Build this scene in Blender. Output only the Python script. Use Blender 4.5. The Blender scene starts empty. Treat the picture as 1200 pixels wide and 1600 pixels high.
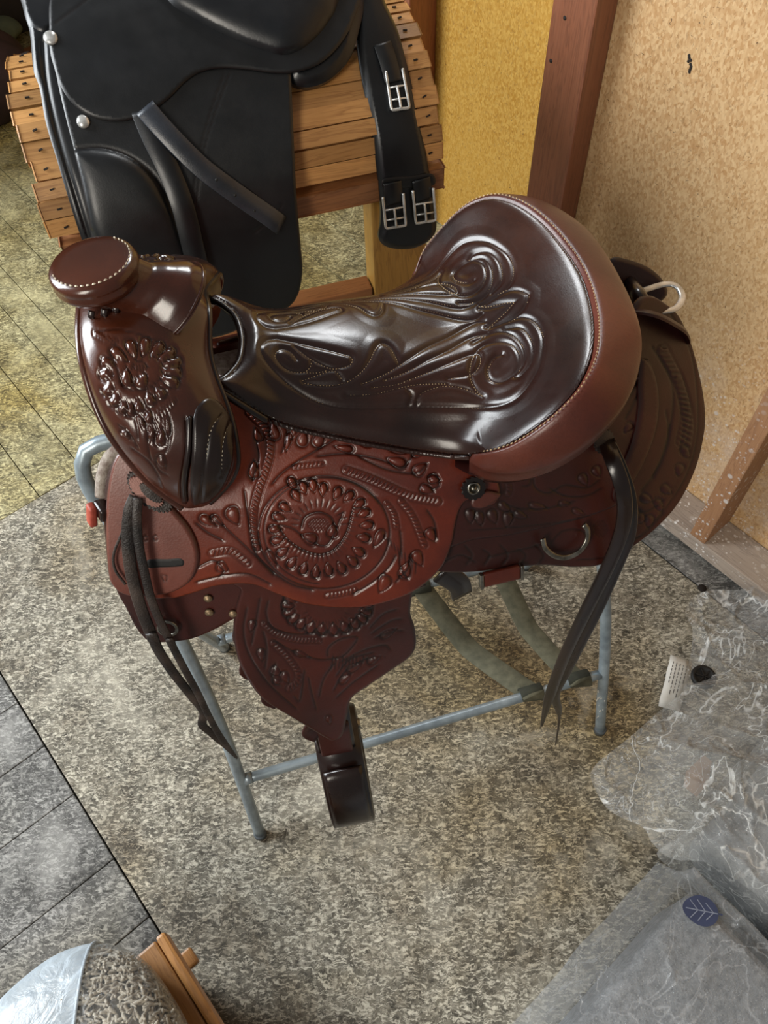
import bpy, bmesh, math, random
import numpy as np
from math import radians, sin, cos, pi, atan2, sqrt
from mathutils import Vector, Matrix
from mathutils.geometry import delaunay_2d_cdt
from mathutils.bvhtree import BVHTree

SC = bpy.context.scene
COL = SC.collection
random.seed(7); RNG = np.random.default_rng(7)

# ------------------------------------------------------------------ camera
FPX = 1240.0                      # focal length in pixels of the 1200 x 1600 frame
PITCH, ROLL = radians(55.5), radians(-2.7)
CAM = np.array([0.0, 0.0, 1.5])
CF = np.array([0, cos(PITCH), -sin(PITCH)])
_r0 = np.array([1.0, 0, 0]); _u0 = np.array([0, sin(PITCH), cos(PITCH)])
CR = cos(ROLL) * _r0 + sin(ROLL) * _u0
CU = -sin(ROLL) * _r0 + cos(ROLL) * _u0
cd = bpy.data.cameras.new('camera'); cam = bpy.data.objects.new('camera', cd); COL.objects.link(cam)
cd.sensor_fit = 'AUTO'; cd.sensor_width = 36.0; cd.lens = 36.0 * FPX / 1600.0
cd.clip_start = 0.02
cam.matrix_world = Matrix(((CR[0], CU[0], -CF[0], CAM[0]), (CR[1], CU[1], -CF[1], CAM[1]), (CR[2], CU[2], -CF[2], CAM[2]), (0, 0, 0, 1)))
SC.camera = cam

# ------------------------------------------------------------------ world, daylight, exposure
SC.view_settings.view_transform = 'Standard'; SC.view_settings.look = 'None'
SC.view_settings.gamma = 1.0; SC.view_settings.use_curve_mapping = False
SC.view_settings.exposure = 0.25
w = bpy.data.worlds.new('shed_air'); SC.world = w; w.use_nodes = True
bgn = w.node_tree.nodes['Background']; bgn.inputs[0].default_value = (0.80, 0.78, 0.74, 1); bgn.inputs[1].default_value = 0.17

def area(name, loc, target, sx, sy, power, col):
    l = bpy.data.lights.new(name, 'AREA'); l.shape = 'RECTANGLE'; l.size = sx; l.size_y = sy
    l.energy = power; l.color = col
    o = bpy.data.objects.new(name, l); COL.objects.link(o); o.location = loc
    d = Vector(target) - Vector(loc); o.rotation_euler = d.to_track_quat('-Z', 'Y').to_euler()
    return o
area('door_daylight', (-2.35, 1.1, 1.95), (0.1, 0.75, 0.6), 1.2, 1.7, 100, (0.92, 0.97, 1.0))
area('roof_window_daylight', (0.16, 2.45, 2.6), (-0.1, 0.6, 0.9), 0.5, 0.4, 24, (0.95, 0.98, 1.0))
area('doorway_behind', (-1.3, -1.5, 2.1), (0.2, 0.6, 0.6), 0.8, 1.4, 40, (1.0, 0.93, 0.82))

# ------------------------------------------------------------------ small maths
def A(*v): return np.array(v, float)
def ray(x, y):
    x = np.asarray(x, float); y = np.asarray(y, float)
    return ((x - 600) / FPX)[..., None] * CR - ((y - 800) / FPX)[..., None] * CU + CF
def proj(P):
    d = np.asarray(P, float) - CAM; wv = d @ CF
    return 600 + FPX * (d @ CR) / wv, 800 - FPX * (d @ CU) / wv
class Frame:
    """s along, q sideways (towards the photographer), z up; object space is (s, -q, z)."""
    def __init__(self, o, deg):
        self.o = A(*o); self.a = radians(deg)
        self.ex = A(cos(self.a), sin(self.a), 0); self.ey = A(-sin(self.a), cos(self.a), 0)
        self.c = self.loc(CAM)
    def loc(self, P):
        d = np.asarray(P, float) - self.o
        return np.stack([d @ self.ex, -(d @ self.ey), d[..., 2]], -1)
    def dirs(self, D):
        return np.stack([D @ self.ex, -(D @ self.ey), D[..., 2]], -1)
    def world(self, L):
        L = np.asarray(L, float)
        return self.o + L[..., 0:1] * self.ex - L[..., 1:2] * self.ey + L[..., 2:3] * A(0, 0, 1)
    def px(self, L): return proj(self.world(L))
    def hit(self, x, y, g, t0=0.3, t1=3.2):
        """first point along the sight line through (x, y) where g(s,q,z) turns negative"""
        d = self.dirs(ray(x, y)); n = d.shape[0]
        lo = np.full(n, t0); hi = np.full(n, t1)
        for _ in range(34):
            m = 0.5 * (lo + hi); L = self.c + m[:, None] * d
            pos = g(L[:, 0], L[:, 1], L[:, 2]) > 0
            lo = np.where(pos, m, lo); hi = np.where(pos, hi, m)
        return self.c + (0.5 * (lo + hi))[:, None] * d
    def at(self, x, y, z=None, q=None, s=None):
        d = self.dirs(ray(A(x), A(y)))[0]
        t = ((z - self.c[2]) / d[2]) if z is not None else ((q - self.c[1]) / d[1]) if q is not None else ((s - self.c[0]) / d[0])
        return self.c + t * d
    def empty(self, name):
        o = bpy.data.objects.new(name, None); COL.objects.link(o)
        o.location = self.o; o.rotation_euler = (0, 0, self.a); o.empty_display_size = 0.1
        return o
def ob(L):
    L = np.asarray(L, float).copy(); L[..., 1] *= -1; return L

def spl(pts, n=None, step=None, closed=False):
    """Catmull-Rom through pts, resampled evenly"""
    P = np.asarray(pts, float)
    if closed: Q = np.vstack([P[-1], P, P[0], P[1]])
    else: Q = np.vstack([2 * P[0] - P[1], P, 2 * P[-1] - P[-2]])
    out = []
    for i in range(1, len(Q) - 2):
        p0, p1, p2, p3 = Q[i - 1], Q[i], Q[i + 1], Q[i + 2]
        t = np.linspace(0, 1, 16, endpoint=False)[:, None]
        out.append(0.5 * ((2 * p1) + (-p0 + p2) * t + (2 * p0 - 5 * p1 + 4 * p2 - p3) * t ** 2 + (-p0 + 3 * p1 - 3 * p2 + p3) * t ** 3))
    out.append(Q[-2][None])
    C = np.vstack(out)
    d = np.r_[0, np.cumsum(np.linalg.norm(np.diff(C, axis=0), axis=1))]
    if n is None: n = max(3, int(round(d[-1] / step)) + 1)
    u = np.linspace(0, d[-1], n)
    R = np.stack([np.interp(u, d, C[:, k]) for k in range(C.shape[1])], -1)
    return R[:-1] if closed else R

def cardinal(knots):
    """weights of a natural cubic spline, so tables can be blended as w_s @ T @ w_z"""
    x = np.asarray(knots, float); n = len(x); h = np.diff(x)
    M = np.zeros((n, n)); B = np.zeros((n, n)); M[0, 0] = M[-1, -1] = 1
    for i in range(1, n - 1):
        M[i, i - 1] = h[i - 1]; M[i, i] = 2 * (h[i - 1] + h[i]); M[i, i + 1] = h[i]
        B[i, i - 1] = 6 / h[i - 1]; B[i, i] = -6 / h[i - 1] - 6 / h[i]; B[i, i + 1] = 6 / h[i]
    K = np.linalg.solve(M, B)
    def wts(v):
        v = np.clip(np.asarray(v, float), x[0], x[-1]); i = np.clip(np.searchsorted(x, v) - 1, 0, n - 2)
        hh = h[i]; a = (x[i + 1] - v) / hh; b = 1 - a
        W = ((a ** 3 - a) * hh ** 2 / 6)[:, None] * K[i] + ((b ** 3 - b) * hh ** 2 / 6)[:, None] * K[i + 1]
        r = np.arange(len(v)); W[r, i] += a; W[r, i + 1] += b
        return W
    return wts
def tps(P, v, lam=1e-7):
    P = np.asarray(P, float); v = np.asarray(v, float); n = len(P)
    def ph(d2): return 0.5 * d2 * np.log(d2 + 1e-12)
    D = ((P[:, None] - P[None]) ** 2).sum(-1); K = ph(D) + lam * np.eye(n)
    Q = np.c_[np.ones(n), P]; M = np.block([[K, Q], [Q.T, np.zeros((3, 3))]])
    c = np.linalg.solve(M, np.r_[v, np.zeros(3)])
    def ev(x, y):
        X = np.stack([x, y], -1); D2 = (X ** 2).sum(-1)[:, None] + (P ** 2).sum(-1)[None] - 2 * X @ P.T
        return ph(np.maximum(D2, 0)) @ c[:n] + c[n] + X @ c[n + 1:]
    return ev

# ------------------------------------------------------------------ mesh helpers
def link(name, me, mat, parent=None, smooth=True, attr=None):
    o = bpy.data.objects.new(name, me); COL.objects.link(o)
    if mat: me.materials.append(mat)
    if smooth: me.polygons.foreach_set('use_smooth', np.ones(len(me.polygons), bool))
    if attr is not None:
        a = me.attributes.new('tool', 'FLOAT', 'POINT'); a.data.foreach_set('value', np.asarray(attr, np.float32))
    if parent: o.parent = parent
    me.update()
    return o
def mesh(name, V, Fc, mat, parent=None, smooth=True, attr=None):
    me = bpy.data.meshes.new(name); me.from_pydata([tuple(v) for v in np.asarray(V, float)], [], [tuple(int(k) for k in f) for f in Fc])
    return link(name, me, mat, parent, smooth, attr)
def tag(o, label, cat, group=None, kind=None):
    o['label'] = label
    if cat: o['category'] = cat
    if group: o['group'] = group
    if kind: o['kind'] = kind
    return o
def bmobj(name, bm, mat, parent=None, smooth=False, bevel=0, seg=2):
    if bevel: bmesh.ops.bevel(bm, geom=list(bm.edges), offset=bevel, segments=seg, affect='EDGES', profile=0.6)
    bmesh.ops.recalc_face_normals(bm, faces=bm.faces)
    me = bpy.data.meshes.new(name); bm.to_mesh(me); bm.free()
    return link(name, me, mat, parent, smooth)
def boxbm(bm, lo, hi, M=None):
    r = bmesh.ops.create_cube(bm, size=1.0); lo = Vector(lo); hi = Vector(hi)
    for v in r['verts']:
        v.co = Vector(((v.co.x + .5) * (hi.x - lo.x) + lo.x, (v.co.y + .5) * (hi.y - lo.y) + lo.y, (v.co.z + .5) * (hi.z - lo.z) + lo.z))
        if M: v.co = M @ v.co
def box(name, lo, hi, mat, parent=None, bevel=0.003):
    bm = bmesh.new(); boxbm(bm, lo, hi); return bmobj(name, bm, mat, parent, bevel=bevel)
def beam(name, p, q, wd, th, mat, parent=None, up=(0, 0, 1), bevel=0.003):
    p = Vector(p); q = Vector(q); t = (q - p); L = t.length; t.normalize(); b = t.cross(Vector(up)).normalized(); n = b.cross(t)
    M = Matrix(((t.x, b.x, n.x, p.x), (t.y, b.y, n.y, p.y), (t.z, b.z, n.z, p.z), (0, 0, 0, 1)))
    bm = bmesh.new(); boxbm(bm, (0, -wd / 2, -th / 2), (L, wd / 2, th / 2), M); return bmobj(name, bm, mat, parent, bevel=bevel)
def sweep(P, prof, N=None, scale=None, closed=False, caps=True):
    """sweep a closed profile (k,2) of (b, n) offsets along P; N = wanted face normals"""
    P = np.asarray(P, float); m = len(P); prof = np.asarray(prof, float); k = len(prof)
    if closed: T = np.roll(P, -1, 0) - np.roll(P, 1, 0)
    else: T = np.gradient(P, axis=0)
    T /= np.linalg.norm(T, axis=1)[:, None] + 1e-12
    if N is None:
        N = np.zeros_like(P); n = np.cross(T[0], A(0.3, 0.5, 0.81)); n /= np.linalg.norm(n); 
        for i in range(m):
            n = n - T[i] * (n @ T[i]); n /= np.linalg.norm(n); N[i] = n
    else:
        N = np.broadcast_to(np.asarray(N, float), P.shape).copy(); N -= T * (N * T).sum(1)[:, None]; N /= np.linalg.norm(N, axis=1)[:, None] + 1e-12
    B = np.cross(N, T)
    sc = np.ones((m, 2)) if scale is None else (np.asarray(scale, float) if np.ndim(scale) == 2 else np.repeat(np.asarray(scale, float)[:, None], 2, 1))
    V = P[:, None] + B[:, None] * (prof[None, :, 0:1] * sc[:, None, 0:1]) + N[:, None] * (prof[None, :, 1:2] * sc[:, None, 1:2])
    V = V.reshape(-1, 3); Fc = []
    for i in range(m if closed else m - 1):
        j = (i + 1) % m
        for a in range(k):
            b = (a + 1) % k; Fc.append((i * k + a, i * k + b, j * k + b, j * k + a))
    if not closed and caps:
        Fc.append(tuple(range(k - 1, -1, -1))); Fc.append(tuple((m - 1) * k + a for a in range(k)))
    return V, Fc
def circ(r, k=12, ry=None):
    t = np.linspace(0, 2 * pi, k, endpoint=False); return np.stack([r * np.cos(t), (ry or r) * np.sin(t)], -1)
def rect(wd, th, r=0.3):
    a, b = wd / 2, th / 2; c = min(a, b) * r * 2
    return A(-a + c, -b, a - c, -b, a, -b + c, a, b - c, a - c, b, -a + c, b, -a, b - c, -a, -b + c).reshape(-1, 2)
def tube(name, P, r, mat, parent=None, k=14, closed=False, N=None, scale=None):
    V, Fc = sweep(P, circ(r, k), N, scale, closed); return mesh(name, V, Fc, mat, parent)
def ribbon(name, P, wd, th, mat, parent=None, N=None, scale=None, closed=False):
    V, Fc = sweep(P, rect(wd, th), N, scale, closed); return mesh(name, V, Fc, mat, parent)
def lathe(name, prof, mat, parent=None, M=None, k=40, smooth=True):
    prof = np.asarray(prof, float); t = np.linspace(0, 2 * pi, k, endpoint=False); V = []; Fc = []
    for r, z in prof:
        V += [(r * cos(a), r * sin(a), z) for a in t]
    for i in range(len(prof) - 1):
        for a in range(k):
            b = (a + 1) % k; Fc.append((i * k + a, i * k + b, (i + 1) * k + b, (i + 1) * k + a))
    Fc.append(tuple(range(k - 1, -1, -1))); Fc.append(tuple((len(prof) - 1) * k + a for a in range(k)))
    V = np.array(V)
    if M is not None: V = (np.array(M)[:3, :3] @ V.T).T + np.array(M)[:3, 3]
    return mesh(name, V, Fc, mat, parent, smooth)
def orient(loc, n, x=None):
    n = Vector(n).normalized(); x = Vector(x) if x is not None else Vector((0.3, 0.7, 0.2)); x = (x - n * x.dot(n)).normalized(); y = n.cross(x)
    return Matrix(((x.x, y.x, n.x, loc[0]), (x.y, y.y, n.y, loc[1]), (x.z, y.z, n.z, loc[2]), (0, 0, 0, 1)))
def joined(parts):
    V = []; Fc = []; o = 0
    for v, f in parts:
        V.append(np.asarray(v, float)); Fc += [tuple(k + o for k in ff) for ff in f]; o += len(v)
    return np.vstack(V), Fc

# ------------------------------------------------------------------ polygons
def inside(poly, x, y):
    c = np.zeros(len(x), bool); X, Y = poly[:, 0], poly[:, 1]; X2, Y2 = np.roll(X, -1), np.roll(Y, -1)
    for a, b, c2, d in zip(X, Y, X2, Y2):
        k = (b > y) != (d > y)
        if k.any(): c[k] ^= x[k] < (c2 - a) * (y[k] - b) / (d - b + 1e-12) + a
    return c
def dpoly(P, x, y, closed=False):
    """distance, signed side and run length to a polyline"""
    P = np.asarray(P, float)
    if closed: P = np.vstack([P, P[:1]])
    a = P[:-1]; b = P[1:]; d = b - a; L2 = (d ** 2).sum(1) + 1e-12; run = np.r_[0, np.cumsum(np.sqrt(L2))]
    best = np.full(len(x), 1e9); sg = np.zeros(len(x)); u = np.zeros(len(x))
    for i in range(len(a)):
        px = x - a[i, 0]; py = y - a[i, 1]; t = np.clip((px * d[i, 0] + py * d[i, 1]) / L2[i], 0, 1)
        ex = px - t * d[i, 0]; ey = py - t * d[i, 1]; r = ex * ex + ey * ey; k = r < best
        best[k] = r[k]; sg[k] = np.sign(d[i, 0] * ey[k] - d[i, 1] * ex[k]); u[k] = run[i] + t[k] * np.sqrt(L2[i])
    return np.sqrt(best), sg, u
class Relief:
    """carved leather: strokes drawn as curves, evaluated as a height (m) and a dye-in-the-cut amount"""
    def __init__(self, T=None, k=0.0007): self.S = []; self.T = T or (lambda x, y: (x, y)); self.k = k; self.sc = 1.0
    def pts(self, p):
        p = np.asarray(p, float).reshape(-1, 2); X, Y = self.T(p[:, 0], p[:, 1]); return np.stack([X, Y], -1)
    def use(self, x0, y0, sc): self.T = lambda X, Y: (x0 + np.asarray(X) / sc, y0 + np.asarray(Y) / sc); self.sc = sc; return self
    def groove(self, p, w=1.6, d=1.0, bev=0): self.S.append(('g', spl(self.pts(p), step=3.0), w, d, bev)); return self
    def rope(self, p, w=5, pitch=7, d=1.0): self.S.append(('r', spl(self.pts(p), step=3.0), w, pitch, d)); return self
    def fringe(self, p, L=14, pitch=6, d=1.0, side=1): self.S.append(('f', spl(self.pts(p), step=3.0), L, pitch, d, side)); return self
    def drop(self, c, ang, L, W, d=1.0):
        c = self.pts(c)[0]; self.S.append(('d', c, radians(ang), L / self.sc, W / self.sc, d)); return self
    def dots(self, c, rx, ry, p=6.0, d=1.0): self.S.append(('o', self.pts(c)[0], rx / self.sc, ry / self.sc, p, d)); return self
    def puff(self, p, w=4, d=1.0): self.S.append(('p', spl(self.pts(p), step=3.0), w, d)); return self
    def __call__(self, x, y):
        h = np.zeros(len(x)); tool = np.zeros(len(x)); dm = np.full(len(x), 99.); pw_ = 0
        for s in self.S:
            if s[0] in 'grfp':
                P = s[1]; m = 18 if s[0] != 'f' else s[2] + 4
                k = np.where((x > P[:, 0].min() - m) & (x < P[:, 0].max() + m) & (y > P[:, 1].min() - m) & (y < P[:, 1].max() + m))[0]
                if not len(k): continue
                d, sg, u = dpoly(P, x[k], y[k]); L = np.linalg.norm(np.diff(P, axis=0), axis=1).sum()
                if s[0] == 'g':
                    w, dd, bev = s[2:]; e = np.exp(-(d / w) ** 2)
                    end = np.clip(np.minimum(u, L - u) / 6 + .35, 0, 1)
                    h[k] -= dd * e * end; tool[k] += 0.9 * e * end
                    if bev: b = np.where(sg * bev > 0, np.exp(-d / (w * 2.6)), 0) * (1 - e); h[k] -= .7 * dd * b * end; tool[k] += .3 * b * end
                elif s[0] == 'p':
                    w, dd = s[2:]; dm[k] = np.minimum(dm[k], d); pw_ = max(pw_, dd); ww = w
                elif s[0] == 'r':
                    w, pi_, dd = s[2:]; win = np.clip((1 - (d / w) ** 2), 0, 1); ph = np.sin(2 * pi * (u / pi_ + sg * d / w * .35))
                    h[k] += dd * win * (.25 + .6 * ph); tool[k] += win * np.clip(-ph, 0, 1) * .8
                    e = np.exp(-((d - w * 1.1) / 1.3) ** 2); h[k] -= .6 * dd * e; tool[k] += .4 * e
                else:
                    Lf, pi_, dd, side = s[2:]; v = np.where(sg * side > 0, d, -1); win = np.where(v > 0, np.clip(1 - v / Lf, 0, 1) ** .7, 0)
                    c = np.abs(((u / pi_) % 1) - .5) * pi_; e = np.exp(-(c / (pi_ * .2)) ** 2) * win
                    h[k] += dd * .5 * win * (1 - 2 * e) * .8; tool[k] += .7 * e
            elif s[0] == 'd':
                c, an, L, W, dd = s[1:]; dx = x - c[0]; dy = y - c[1]; m = max(L, W) * 1.4
                k = np.where((np.abs(dx) < m) & (np.abs(dy) < m))[0]
                if not len(k): continue
                a = (dx[k] * cos(an) + dy[k] * sin(an)) / (L / 2); b = (-dx[k] * sin(an) + dy[k] * cos(an)) / (W / 2)
                b = b / np.clip(1.0 - .42 * a, .35, 1.6); r = np.sqrt(a * a + b * b)
                h[k] += dd * 1.1 * np.sqrt(np.clip(1 - r * r, 0, 1)); e = np.exp(-((r - 1.22) / .2) ** 2); h[k] -= .8 * dd * e; tool[k] += .75 * e
            elif s[0] == 'o':
                c, rx, ry, p, dd = s[1:]; dx = x - c[0]; dy = y - c[1]
                k = np.where((dx / rx) ** 2 + (dy / ry) ** 2 < 1)[0]
                if not len(k): continue
                f_ = np.cos(2 * pi * dx[k] / p) * np.cos(2 * pi * dy[k] / p); h[k] += dd * .6 * f_ - .3 * dd; tool[k] += .5 * np.clip(-f_, 0, 1) + .2
        if pw_:      # quilting: the cushion swells between the sewn lines
            h += pw_ * ((1 - np.exp(-(dm / ww) ** 1.5)) * (1 - .35 * np.clip((dm - 9) / 12, 0, 1)) - .65); tool += .55 * np.exp(-(dm / (ww * .45)) ** 2)
        return h * self.k, np.clip(tool, 0, 1)

def panel(name, poly, fr, g, mat, parent, off=0.0, thick=0.0045, step=2.0, relief=None, edge=3.5, mirror=False, smooth_poly=True, lift=None, hit=None, ret=False, drop=0.6):
    """leather piece cut to an outline and laid on the surface g (g>0 outside); real thickness, rounded edge"""
    poly = np.asarray(poly, float)
    B = spl(poly, step=step, closed=True) if smooth_poly else poly
    x0, y0 = B.min(0); x1, y1 = B.max(0)
    gx, gy = np.meshgrid(np.arange(x0, x1, step), np.arange(y0, y1, step * .87)); gx = gx + (np.arange(gx.shape[0])[:, None] % 2) * step / 2
    gx = gx.ravel(); gy = gy.ravel(); k = inside(B, gx, gy); gx, gy = gx[k], gy[k]
    d, _, _ = dpoly(B, gx, gy, True)
    # rings that follow the outline keep the rounded edge clean
    tg = np.roll(B, -1, 0) - np.roll(B, 1, 0); tg /= np.linalg.norm(tg, axis=1)[:, None] + 1e-9; nr = np.stack([-tg[:, 1], tg[:, 0]], -1)
    ar = 0.5 * np.sum(B[:, 0] * np.roll(B[:, 1], -1) - np.roll(B[:, 0], -1) * B[:, 1]); nr *= np.sign(ar)
    last = 0
    for rd in (edge * .25, edge * .6, edge * 1.05):
        if rd < step * .2: continue
        Rg = B + nr * rd; dr = dpoly(B, Rg[:, 0], Rg[:, 1], True)[0]; k = inside(B, Rg[:, 0], Rg[:, 1]) & (dr > rd * .93)
        kk = d > rd + step * .55; gx, gy, d = np.r_[gx[kk], Rg[k, 0]], np.r_[gy[kk], Rg[k, 1]], np.r_[d[kk], dr[k]]; last = rd
        if rd == edge * .25: rings = []
    nb = len(B); X = np.r_[B[:, 0], gx]; Y = np.r_[B[:, 1], gy]; D = np.r_[np.zeros(nb), d]
    r = delaunay_2d_cdt([Vector((a, b)) for a, b in zip(X, Y)], [(i, (i + 1) % nb) for i in range(nb)], [], 1, 1e-6)
    vs = np.array([tuple(v) for v in r[0]]); Fc = r[2]
    if len(vs) != len(X):
        X, Y = vs[:, 0], vs[:, 1]; D = dpoly(B, X, Y, True)[0]; D[:nb] = 0
    hitf = hit or (lambda a, b: fr.hit(a, b, lambda s, q, z: g(s, q, z) - off))
    L = hitf(X, Y); e = 1.2
    dx = hitf(X + e, Y) - hitf(X - e, Y); dy = hitf(X, Y + e) - hitf(X, Y - e)
    N = np.cross(dx, dy); N /= np.linalg.norm(N, axis=1)[:, None] + 1e-15
    tocam = fr.c - L; N *= np.sign((N * tocam).sum(1))[:, None]
    h = np.zeros(len(X)); tl = np.zeros(len(X))
    if relief is not None:
        h, tl = relief(X, Y); h = h * np.clip(D / 4.0, 0, 1)
    tl = np.maximum(tl, .75 * np.exp(-(D / 1.7) ** 2))          # burnished edge
    if lift is not None: h = h + lift(X, Y)
    h = h - thick * drop * (1 - np.sqrt(np.clip(1 - (1 - np.clip(D / edge, 0, 1)) ** 2, 0, 1)))
    V = L + N * h[:, None]
    W = L[:nb] - N[:nb] * thick
    V = np.vstack([V, V[:nb], W]); n0 = len(X); n1 = n0 + nb
    Fc = [tuple(f) for f in Fc] + [(n0 + i, n0 + (i + 1) % nb, n1 + (i + 1) % nb, n1 + i) for i in range(nb)]
    tl = np.r_[tl, np.zeros(2 * nb)]
    O = ob(V)
    # make all faces look outwards
    f0 = Fc[len(Fc) // 2 if False else 0]; nn = np.cross(O[f0[1]] - O[f0[0]], O[f0[2]] - O[f0[0]]); nl = ob(N[f0[0]])
    if nn @ nl < 0: Fc = [f[::-1] for f in Fc[:-nb]] + Fc[-nb:]
    else: Fc = Fc[:-nb] + [f[::-1] for f in Fc[-nb:]]
    o = mesh(name, O, Fc, mat, parent, True, tl)
    if mirror:
        O2 = O.copy(); O2[:, 1] *= -1
        mesh(name, O2, [f[::-1] for f in Fc], mat, parent, True, tl)
    return o

def dashes(name, P, N, mat, parent, L=0.0028, gap=0.0014, wd=0.0008, hgt=0.0005, lists=None):
    """thread stitches laid along 3-D paths; P, N lists of arrays in (s,q,z)"""
    V = []; Fc = []
    for p, n in zip(P, N):
        p = np.asarray(p); d = np.r_[0, np.cumsum(np.linalg.norm(np.diff(p, axis=0), axis=1))]
        m = int(d[-1] / (L + gap))
        if m < 1: continue
        for i in range(m):
            u0 = i * (L + gap); a = A(*[np.interp(u0, d, p[:, k]) for k in range(3)]); b = A(*[np.interp(u0 + L, d, p[:, k]) for k in range(3)]); nn = A(*[np.interp(u0 + L / 2, d, n[:, k]) for k in range(3)])
            t = b - a; bb = np.cross(nn, t); bb = bb / (np.linalg.norm(bb) + 1e-12) * wd / 2; nn = nn / (np.linalg.norm(nn) + 1e-12) * hgt
            o = len(V); m_ = (a + b) / 2
            V += [a - nn * .5, b - nn * .5, m_ + bb - nn * .3, m_ - bb - nn * .3, a + (b - a) * .25 + nn, a + (b - a) * .75 + nn]
            Fc += [(o, o + 2, o + 4), (o + 4, o + 2, o + 5), (o + 5, o + 2, o + 1), (o, o + 4, o + 3), (o + 3, o + 4, o + 5), (o + 3, o + 5, o + 1)]
    o = mesh(name, ob(np.array(V)), Fc, mat, parent, True); o['kind'] = 'stuff'
    return o

# ------------------------------------------------------------------ materials
def lin(c):
    c = [int(c[i:i + 2], 16) / 255 for i in (1, 3, 5)]
    return tuple(((x + .055) / 1.055) ** 2.4 if x > .04045 else x / 12.92 for x in c) + (1,)
class NT:
    def __init__(self, name):
        self.m = bpy.data.materials.new(name); self.m.use_nodes = True; self.t = self.m.node_tree; self.n = self.t.nodes; self.l = self.t.links
        self.b = self.n['Principled BSDF']; self.tc = self.n.new('ShaderNodeTexCoord')
    def set(self, **k):
        for a, v in k.items():
            i = self.b.inputs[a.replace('_', ' ')]
            if hasattr(v, 'links') or hasattr(v, 'is_linked'): self.l.new(v, i)
            else: i.default_value = v
        return self
    def noise(self, scale, detail=4, rough=.55, dist=0, vec=None, out='Fac'):
        x = self.n.new('ShaderNodeTexNoise'); x.inputs['Scale'].default_value = scale; x.inputs['Detail'].default_value = detail; x.inputs['Roughness'].default_value = rough; x.inputs['Distortion'].default_value = dist
        self.l.new(vec or self.tc.outputs['Object'], x.inputs['Vector']); return x.outputs[out]
    def voro(self, scale, vec=None, feat='F1', out='Distance', rnd=1.0):
        x = self.n.new('ShaderNodeTexVoronoi'); x.feature = feat; x.inputs['Scale'].default_value = scale; x.inputs['Randomness'].default_value = rnd
        self.l.new(vec or self.tc.outputs['Object'], x.inputs['Vector']); return x.outputs[out]
    def mapv(self, sc=(1, 1, 1), rot=(0, 0, 0), loc=(0, 0, 0), vec=None):
        x = self.n.new('ShaderNodeMapping'); x.inputs['Scale'].default_value = sc; x.inputs['Rotation'].default_value = rot; x.inputs['Location'].default_value = loc
        self.l.new(vec or self.tc.outputs['Object'], x.inputs['Vector']); return x.outputs[0]
    def ramp(self, fac, stops, interp='LINEAR'):
        x = self.n.new('ShaderNodeValToRGB'); x.color_ramp.interpolation = interp; e = x.color_ramp.elements
        while len(e) < len(stops): e.new(.5)
        for i, (p, c) in enumerate(stops):
            e[i].position = p; e[i].color = lin(c) if isinstance(c, str) else (c, c, c, 1)
        self.l.new(fac, x.inputs[0]); return x.outputs[0]
    def mix(self, fac, a, b, mode='MIX'):
        x = self.n.new('ShaderNodeMix'); x.data_type = 'RGBA'; x.blend_type = mode
        for v, i in ((fac, 0), (a, 6), (b, 7)):
            if hasattr(v, 'is_linked'): self.l.new(v, x.inputs[i])
            elif i == 0: x.inputs[0].default_value = v
            else: x.inputs[i].default_value = lin(v) if isinstance(v, str) else v
        return x.outputs[2]
    def math(self, op, a, b=0.0):
        x = self.n.new('ShaderNodeMath'); x.operation = op
        for i, v in enumerate((a, b)):
            if hasattr(v, 'is_linked'): self.l.new(v, x.inputs[i])
            else: x.inputs[i].default_value = v
        return x.outputs[0]
    def bump(self, h, strength=.3, dist=.002):
        x = self.n.new('ShaderNodeBump'); x.inputs['Strength'].default_value = strength; x.inputs['Distance'].default_value = dist
        self.l.new(h, x.inputs['Height']); self.l.new(x.outputs[0], self.b.inputs['Normal']); return self
    def attr(self, name):
        x = self.n.new('ShaderNodeAttribute'); x.attribute_name = name; return x.outputs['Fac']
    def wpos(self): return self.n.new('ShaderNodeNewGeometry').outputs['Position']

def leather(name, base, dark, light, rough=.32, coat=.25, grain=.12, dye='#0e0504', dyeamt=.9, scale=9):
    t = NT(name)
    c = t.mix(t.ramp(t.noise(scale, 5, .6), [(.35, 0.0), (.68, 1.0)]), base, dark)
    c = t.mix(t.math('MULTIPLY', t.ramp(t.noise(scale * .55, 3, .5, 0, t.mapv(loc=(3, 1, 2))), [(.45, 0.0), (.72, 1.0)]), .55), c, light)
    c = t.mix(t.math('MULTIPLY', t.ramp(t.noise(260, 3, .6), [(.45, 0.0), (.75, 1.0)]), .25), c, dark)
    c = t.mix(t.math('MULTIPLY', t.attr('tool'), dyeamt), c, dye)
    r = t.math('ADD', t.math('MULTIPLY', t.noise(30, 4, .6), .22), rough - .11)
    t.set(Base_Color=c, Roughness=r, Coat_Weight=coat, Coat_Roughness=.16, Specular_IOR_Level=.5)
    h = t.math('ADD', t.math('MULTIPLY', t.voro(520), .5), t.noise(160, 4, .6))
    t.bump(h, grain, .0012); return t.m
LRED = leather('oxblood_tooled_leather', '#6e2814', '#461810', '#93401f', .36, .24)
LPOLISH = leather('polished_brown_leather', '#3a1a12', '#22100c', '#5c2d19', .24, .45, .05, '#0c0504', .6)
LSEAT = leather('dark_chocolate_seat_leather', '#281410', '#180c0a', '#472414', .28, .22, .05, '#0a0504', .5, 14)
LROLL = leather('worn_brown_cantle_leather', '#512319', '#331611', '#7a3c28', .38, .15, .14)
LSKIRT = leather('dark_red_skirt_leather', '#3d140f', '#270c0a', '#4c1a11', .44, .06)
LFEND = leather('dark_fender_leather', '#44170f', '#2a0f0c', '#541e15', .38, .18)
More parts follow.
